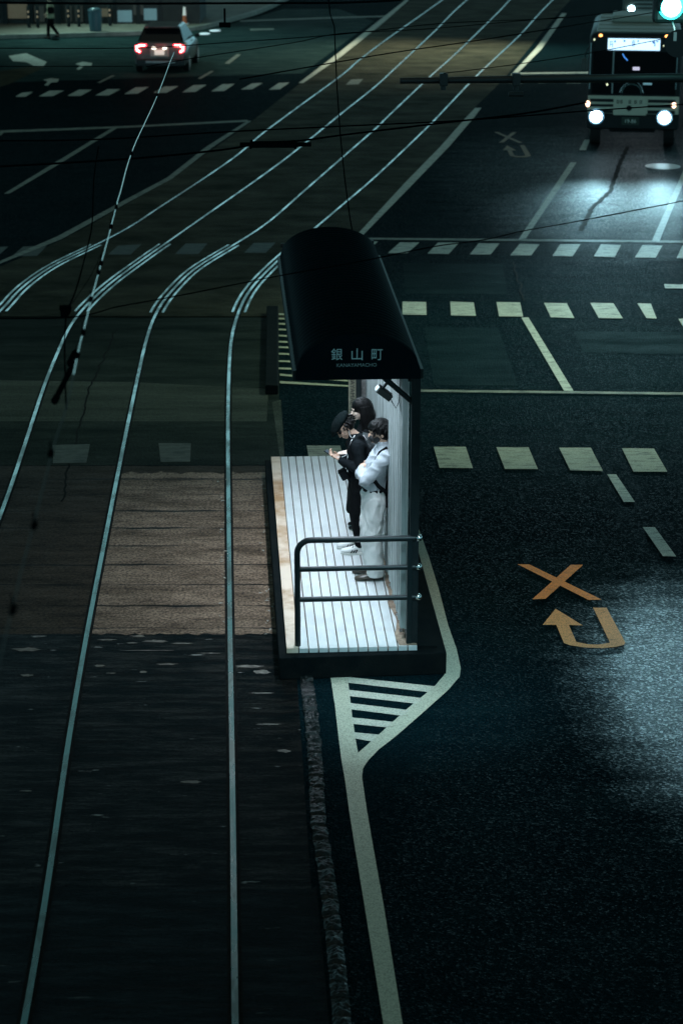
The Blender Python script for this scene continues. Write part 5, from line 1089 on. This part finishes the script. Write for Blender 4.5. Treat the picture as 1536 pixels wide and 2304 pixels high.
hand(b, Matrix.Translation((0.12, 0.20, 0.905)) @ Matrix.Rotation(radians(35), 4, 'Y'), 1, 0.5); hand(b, Matrix.Translation((0.20, -0.20, 0.94)) @ Matrix.Rotation(radians(20), 4, 'Y'), -1, 0.5)
vox('body', b, SKIN, ps, 0.009, 2); eyes(ps, hm, EYE)
b = MB(); b.loft([hring((0, 0, 0.80), 0.14, 0.19), hring((0, 0, 1.0), 0.13, 0.18), hring((0.01, 0, 1.22), 0.135, 0.20), hring((0.01, 0, 1.36), 0.10, 0.17), hring((0.01, 0, 1.43), 0.07, 0.075)])
limb(b, [(0, 0.18, 1.33), (-0.04, 0.23, 1.08), (0.08, 0.21, 0.94)], [0.068, 0.058, 0.045]); limb(b, [(0, -0.18, 1.33), (0.02, -0.23, 1.06), (0.16, -0.21, 0.96)], [0.068, 0.058, 0.045])
vox('jacket', b, mat('beige_jacket', (0.42, 0.38, 0.24), rough=0.8), ps, 0.012, 3, wr=(0.01, 6))
b = MB(); b.loft([hring((0, 0, 0.92), 0.12, 0.16), hring((0, 0, 0.80), 0.11, 0.16)])
limb(b, [(0, 0.085, 0.84), (0.10, 0.085, 0.48), (0.12, 0.085, 0.13)], [0.10, 0.075, 0.06]); limb(b, [(0, -0.085, 0.84), (-0.03, -0.085, 0.47), (-0.24, -0.085, 0.18)], [0.10, 0.075, 0.06])
vox('trousers', b, BLACK, ps, 0.012, 3)
b = MB(); b.ell(hm @ Vector((-0.02, 0, 0.04)), (0.105, 0.088, 0.09)); b.ell(hm @ Vector((-0.045, 0, 0)), (0.08, 0.084, 0.085)); vox('hair', b, HAIR, ps, 0.009, 2)
shoe_mb(0.13, 0.08, L=0.28, hgt=0.09).build('shoe', BLACK, ps); shoe_mb(-0.20, -0.08, L=0.28, hgt=0.09, z=0.03).build('shoe', BLACK, ps)
sb_ = empty('shoulder_bag', (pp.x, pp.y, 0.004), pi, 'dark shoulder bag on the pedestrian in the beige jacket', 'bag')
b = MB(); b.loft([hring((-0.05, 0.26, 0.98), 0.12, 0.04), hring((-0.05, 0.26, 1.12), 0.13, 0.05), hring((-0.05, 0.25, 1.24), 0.10, 0.03)]); b.build('bag_body', BLACK, sb_)
MB().tube([(-0.12, 0.25, 1.22), (-0.05, 0.22, 1.40), (-0.02, 0.10, 1.44)], 0.012, 6).build('strap', BLACK, sb_)
# shrub in the corner of the left pavement
# ================================================================== SIGNALS AND THEIR ARM
YA = 25.0
def pa_(px, py, Y=YA): return PY(px, py, Y)
M_['pole'] = mat('dark_pole', (0.012, 0.015, 0.016), rough=0.5, metal=0.3)
arm = empty('signal_arm', (pa_(1680, 176).x, YA, 0), 0, 'long dark horizontal signal arm reaching in from the right over the lanes', 'signal arm')
ax0 = arm.location.x; zz = lambda px, py: pa_(px, py).z
MB().tube([(pa_(899, 182).x - ax0, 0, zz(899, 182)), (pa_(1200, 178).x - ax0, 0, zz(1200, 178)), (0, 0, zz(1680, 174))], [0.036, 0.048, 0.060], 14).build('boom', 'M' and M_['pole'], arm)
MB().tube([(0, 0, 0), (0, 0, 6.6)], [0.13, 0.09], 18).build('pole', M_['pole'], arm)
for px in (997, 1160):
    q = pa_(px, 180); b = MB(); b.box((q.x - ax0, -0.02, q.z + 0.01), (0.10, 0.16, 0.15)); b.tube([(q.x - ax0, 0, q.z), (q.x - ax0, 0, q.z - 0.12)], 0.035, 8); b.build('bracket', M_['pole'], arm, bevel=0.01)
b = MB(); q = pa_(1160, 212); b.tube([(q.x - ax0 - 0.09, 0, q.z), (q.x - ax0 + 0.09, 0, q.z)], 0.03, 10); b.build('hanging_clamp', M_['pole'], arm)
sgp = pa_(1508, 15, YA - 0.3)
sg = empty('traffic_signal', (sgp.x, sgp.y, sgp.z), 0, 'horizontal traffic signal showing green at the top right corner', 'traffic signal')
MB().box((0.36, 0.10, 0), (1.12, 0.18, 0.40)).build('housing', M_['pole'], sg, bevel=0.05)
M_['green'] = mat('green_lens', (0.2, 0.9, 0.8), emit=(0.0, 0.75, 0.72), estr=2.2)
M_['green_hot'] = mat('green_lens_core', (0.8, 1, 1), emit=(0.70, 1.0, 1.0), estr=14)
for k, mm in ((0, 'green'), (1, None), (2, None)):
    ln_ = MB().disc((k * 0.36, -0.01, 0), 0.150, 'y', 0.05, 30).build('lens', M_['green'] if mm else mat('dark_lens', (0.03, 0.02, 0.01), rough=0.2), sg)
    if mm: MB().ell((k * 0.36, -0.04, 0), (0.115, 0.02, 0.115), 24).build('lamp_core', M_['green_hot'], ln_)
    b = MB(); n = 16; o1, o2 = [], []
    for i in range(n + 1):
        a = -0.35 + (pi + 0.7) * i / n; o1.append(Vector((k * 0.36 + 0.155 * cos(a), 0.0, 0.155 * sin(a)))); o2.append(Vector((k * 0.36 + 0.150 * cos(a), -0.16, 0.150 * sin(a))))
    b.loft([o1, o2], closed=False, cap=False); vh = b.build('visor', M_['pole'], ln_); vh.modifiers.new('s', 'SOLIDIFY').thickness = 0.006
MB().tube([(0.36, 0.12, 0.0), (0.36, 0.12, -0.86)], 0.03, 8).build('hanger', M_['pole'], sg)
lamp('signal_glow', 'POINT', (sgp.x, sgp.y - 0.4, sgp.z - 0.05), 14, (0.25, 1.0, 0.9), shadow_soft_size=0.14)
ls = pa_(1522, 96, YA - 1.2)
lsn = empty('loudspeaker', (ls.x, ls.y, ls.z), 0, 'round dark loudspeaker with pale reflection hung beneath the green signal', 'loudspeaker')
MB().tube([(0, 0.10, 0), (0, 0, 0), (0, -0.10, 0)], [0.08, 0.13, 0.16], 24).build('horn', M_['pole'], lsn)
MB().box((-0.045, -0.11, 0.08), (0.035, 0.012, 0.10), rz=0.0).build('reflex', mat('reflex', (0.8, 0.85, 0.8), emit=(0.7, 0.85, 0.8), estr=0.0), lsn)  # white reflection modelled as a small pale plate
MB().tube([(0, 0.08, 0.0), (0.06, 0.6, 0.1), (0.10, 1.2, 0.2)], 0.02, 8).build('stalk', M_['pole'], lsn)

# ================================================================== OVERHEAD WIRES
WB = mat('black_wire', (0.001, 0.003, 0.004), rough=0.9, spec=0.0)
WC = mat('worn_contact_wire', (0.50, 0.45, 0.40), rough=0.3, metal=1.0)
def wire(label, pts, z, r, m=WB, name='overhead_wire', sm=True):
    g_ = [P(x, y, z if not isinstance(z, (list, tuple)) else z[i]) for i, (x, y) in enumerate(pts)]; q = []
    for i in range(len(g_) - 1):
        a0, a1, a2, a3 = g_[max(i - 1, 0)], g_[i], g_[i + 1], g_[min(i + 2, len(g_) - 1)]
        for k in range(6):
            t = k / 6; q.append(0.5 * ((2 * a1) + (a2 - a0) * t + (2 * a0 - 5 * a1 + 4 * a2 - a3) * t * t + (3 * a1 - a0 - 3 * a2 + a3) * t ** 3))
    q.append(g_[-1])
    o = MB().tube(q, r, 8).build(name, m); return tag(o, label, 'wire', 'overhead tram wires')
wire('thick black cable across the top edge above the shopfront', [(-80, 5), (250, 8), (550, 7), (768, 6), (900, 0)], 5.6, 0.014)
wire('black wire crossing just over the silver car roof', [(-80, 108), (300, 108), (505, 96), (768, 77), (1000, 52), (1268, 40), (1420, 20)], 5.3, 0.005)
wire('black wire rising from the silver car to the upper tracks', [(330, 150), (435, 131), (660, 96), (768, 75), (960, 65), (1268, 38)], 5.2, 0.005)
wire('thin black wire crossing at the silver car bumper', [(-80, 149), (150, 149), (300, 149)], 5.2, 0.004)
wire('black wire passing just above the horizontal signal arm, upper of two', [(540, 178), (768, 138), (900, 116), (1068, 92), (1268, 60), (1420, 36), (1580, 10)], 5.1, 0.007)
wire('thin black wire between the signal arm and the bus mirror', [(998, 165), (1158, 145), (1323, 120), (1478, 90), (1580, 70)], 5.0, 0.005)
wire('black wire stretching level below the far crossing squares to the bus', [(-80, 317), (210, 314), (500, 297), (768, 284), (1053, 270), (1313, 250), (1580, 232)], 5.1, 0.0065)
wire('thick black span wire carrying the insulator frame', [(-80, 378), (120, 368), (320, 355), (500, 337), (590, 322), (680, 316), (768, 304), (983, 278), (1180, 255), (1318, 230)], 5.0, 0.009)
wire('lowest black span wire passing behind the shelter roof', [(-80, 716), (159, 714), (265, 690), (398, 666), (620, 622), (800, 590), (974, 555), (1085, 540), (1179, 519), (1303, 497), (1536, 452), (1600, 440)], 4.6, 0.0045)
rt = P(792, 548, EZ + 0.1)
vw = MB(); qs = [PY(x, y, Y_) for x, y, Y_ in ((738, -20, 24.6), (742, 30, 24.4), (752, 60, 24.2), (757, 180, 24.0), (765, 300, 23.8), (775, 400, 23.7), (787, 490, 23.6), (794, 530, 23.5), (796, 560, 23.4))]
vw.tube(qs, 0.0075, 8); tag(vw.build('overhead_wire', WB), 'black cable hanging down to the far end of the shelter roof', 'wire', 'overhead tram wires')
cwp = [(392, 118), (382, 142), (370, 175), (350, 225), (327, 275), (305, 322), (287, 372), (272, 430), (266, 449), (248, 520), (235, 568), (219, 626), (206, 674), (195, 719), (181, 772), (166, 843), (150, 915), (123, 1000), (85, 1146), (42, 1312), (-10, 1530), (-80, 1850)]
wire('shiny worn contact wire slanting above the left tracks', cwp[:16], 5.25, 0.0034, mat('polished_contact_wire', (0.85, 0.80, 0.72), rough=0.25, metal=1.0), 'contact_wire')
wire('darker-painted lower length of contact wire at the left edge', cwp[15:], 5.25, 0.0030, mat('dimmed_wire', (0.05, 0.055, 0.05), rough=0.7, spec=0.1), 'contact_wire')  # fading shine put into a darker copy of the same wire
b = MB()
for i, (px, py) in enumerate(((354, 213), (297, 345), (262, 466), (250, 510), (228, 592), (222, 612), (205, 674), (188, 748), (174, 800), (115, 1020), (78, 1182), (30, 1372))):  # clamps, most set at gaps to break the wire's shine into dashes
    q = P(px, py, 5.28); k = MB(); k.box((0, 0, 0.0), (0.018, 0.045, 0.024)); k.tube([(0, 0, 0.01), (0, 0, 0.05)], 0.004, 6); o = k.build('wire_clamp', WB, None, bevel=0.004, loc=(q.x, q.y, q.z)) if i == 0 else o.copy()
    if i: COL.objects.link(o); o.location = (q.x, q.y, q.z)
    o['label'] = 'small black clamp gripping the shiny contact wire over the left tracks'; o['category'] = 'clamp'; o['group'] = 'clamps along the contact wire'
wire('black dropper wire left of the shiny contact wire', [(222, 330), (212, 400), (208, 500), (196, 560), (172, 650), (150, 700)], 4.9, 0.005)
wire('thin black wire curling beside the shiny contact wire, above the curved rails', [(262, 455), (245, 520), (228, 570), (205, 620), (175, 665), (150, 700)], 4.95, 0.002)
wire('black wire hanging from the dark insulator to the left track', [(150, 700), (146, 760), (148, 880), (150, 920)], 4.8, 0.005)
def insul(name, label, px, py, z, parts):
    q = P(px, py, z); e_ = empty(name, q, 0, label, 'insulator')
    for nm, mb in parts: mb.build(nm, WB, e_, bevel=0.004)
    return e_
b1 = MB().box((0, 0, 0), (0.045, 0.14, 0.05)); b2 = MB().tube([(-0.035, 0, 0.02), (0.035, 0, 0.02)], 0.018, 10)
insul('insulator', 'blocky dark insulator at the join of the left span wires', 148, 700, 4.85, [('block', b1), ('bolt', b2)])
b1 = MB().box((0, 0, 0), (0.022, 0.80, 0.03)); b2 = MB().tube([(0.0, -0.40, 0.0), (0.0, -0.47, 0.0)], 0.020, 10); b3 = MB().tube([(0.0, 0.2, 0.03), (0.0, 0.42, 0.03)], 0.024, 12)
insul('section_insulator', 'long dark section insulator hanging over the left track', 150, 850, 4.85, [('runner', b1), ('end_cap', b2), ('block', b3)])
b1 = MB()
for y in (-0.10, 0.10): b1.box((0, y, 0), (0.40, 0.018, 0.03))
b1.box((-0.2, 0, 0), (0.02, 0.22, 0.05)); b1.box((0.2, 0, 0), (0.02, 0.22, 0.05)); b2 = MB().tube([(-0.30, 0, 0), (0.34, 0, 0)], 0.02, 8)
insul('line_insulator', 'rectangular dark insulator frame on the thick span wire over the upper tracks', 615, 325, 5.0, [('frame', b1), ('rod', b2)])
b1 = MB().box((0, 0, 0), (0.14, 0.06, 0.06)); b2 = MB().tube([(0, 0, 0), (0, 0, 0.2)], 0.015, 6)
insul('insulator', 'small dark insulator beside the far reflectors above the kerb', 506, 56, 5.4, [('block', b1), ('rod', b2)])
# pair of road studs by the kerb
for i, (px, py, lb_) in enumerate(((460, 77, 'bright oval road stud right of the silver car'), (484, 70, 'bright oval road stud nearer the far kerb, right of the other'))):
    p = P(px, py); s_ = MB(); s_.ell((0, 0, 0.02), (0.24, 0.36, 0.03), 16, nr=6); o = s_.build('road_stud', mat('stud_reflector', (0.85, 0.9, 0.9), rough=0.3, emit=(0.55, 0.75, 0.85), estr=0.5), loc=(p.x, p.y, 0.0)); tag(o, lb_, 'road stud', 'reflective road studs')

# ================================================================== STREET LIGHTING: unseen lamps for the lit patches, and spots added to brighten markings
STREET = (0.95, 0.98, 0.80)
def street(px, py, e, col, ang, off=(0, 3, 9.5), soft=0.25, blend=1.0):
    p = P(px, py); L = Vector((p.x + off[0], p.y + off[1], off[2])); lamp('unseen_lamp', 'SPOT', L, e, col, p, spot_size=radians(ang), spot_blend=blend, shadow_soft_size=soft)
street(960, 125, 8500, (1.0, 0.95, 0.70), 74, (3, 4, 11))
street(1240, 130, 4500, (0.66, 1.0, 0.86), 64, (3, 4, 11))
street(300, 90, 5200, (0.55, 1.0, 0.92), 80, (-5, 4, 10))
street(250, 62, 2600, (1.0, 0.92, 0.66), 50, (-4, 3, 9))
street(60, 900, 420, (0.70, 1.0, 0.86), 50, (-4, 1, 8))
street(1260, 800, 2600, (0.74, 1.0, 0.76), 84, (2.0, 0.5, 9.0))
street(905, 1545, 620, (0.50, 0.86, 1.0), 46, (0.3, -2.4, 4.4))  # added spot, unseen in mid-air, brightens the hatching before the shelter
street(1430, 620, 1300, (0.66, 1.0, 1.0), 46, (1.0, 0.5, 9.0))  # added spot to whiten the right-hand crossing squares
street(1275, 1350, 420, (1.0, 0.86, 0.62), 30, (1.0, 0.0, 8.0))  # added spot to bring out the orange no-turn marking
hp_ = P(1580, 1600); sp_ = Vector((hp_.x * (1 + 4.6 / H), hp_.y * (1 + 4.6 / H), 4.6))
lamp('unseen_lamp', 'SPOT', sp_, 850, (0.34, 0.76, 1.0), P(1620, 1540), spot_size=radians(25), spot_blend=1.0, shadow_soft_size=0.25)  # unseen lamp, set so its reflection glints at the right edge
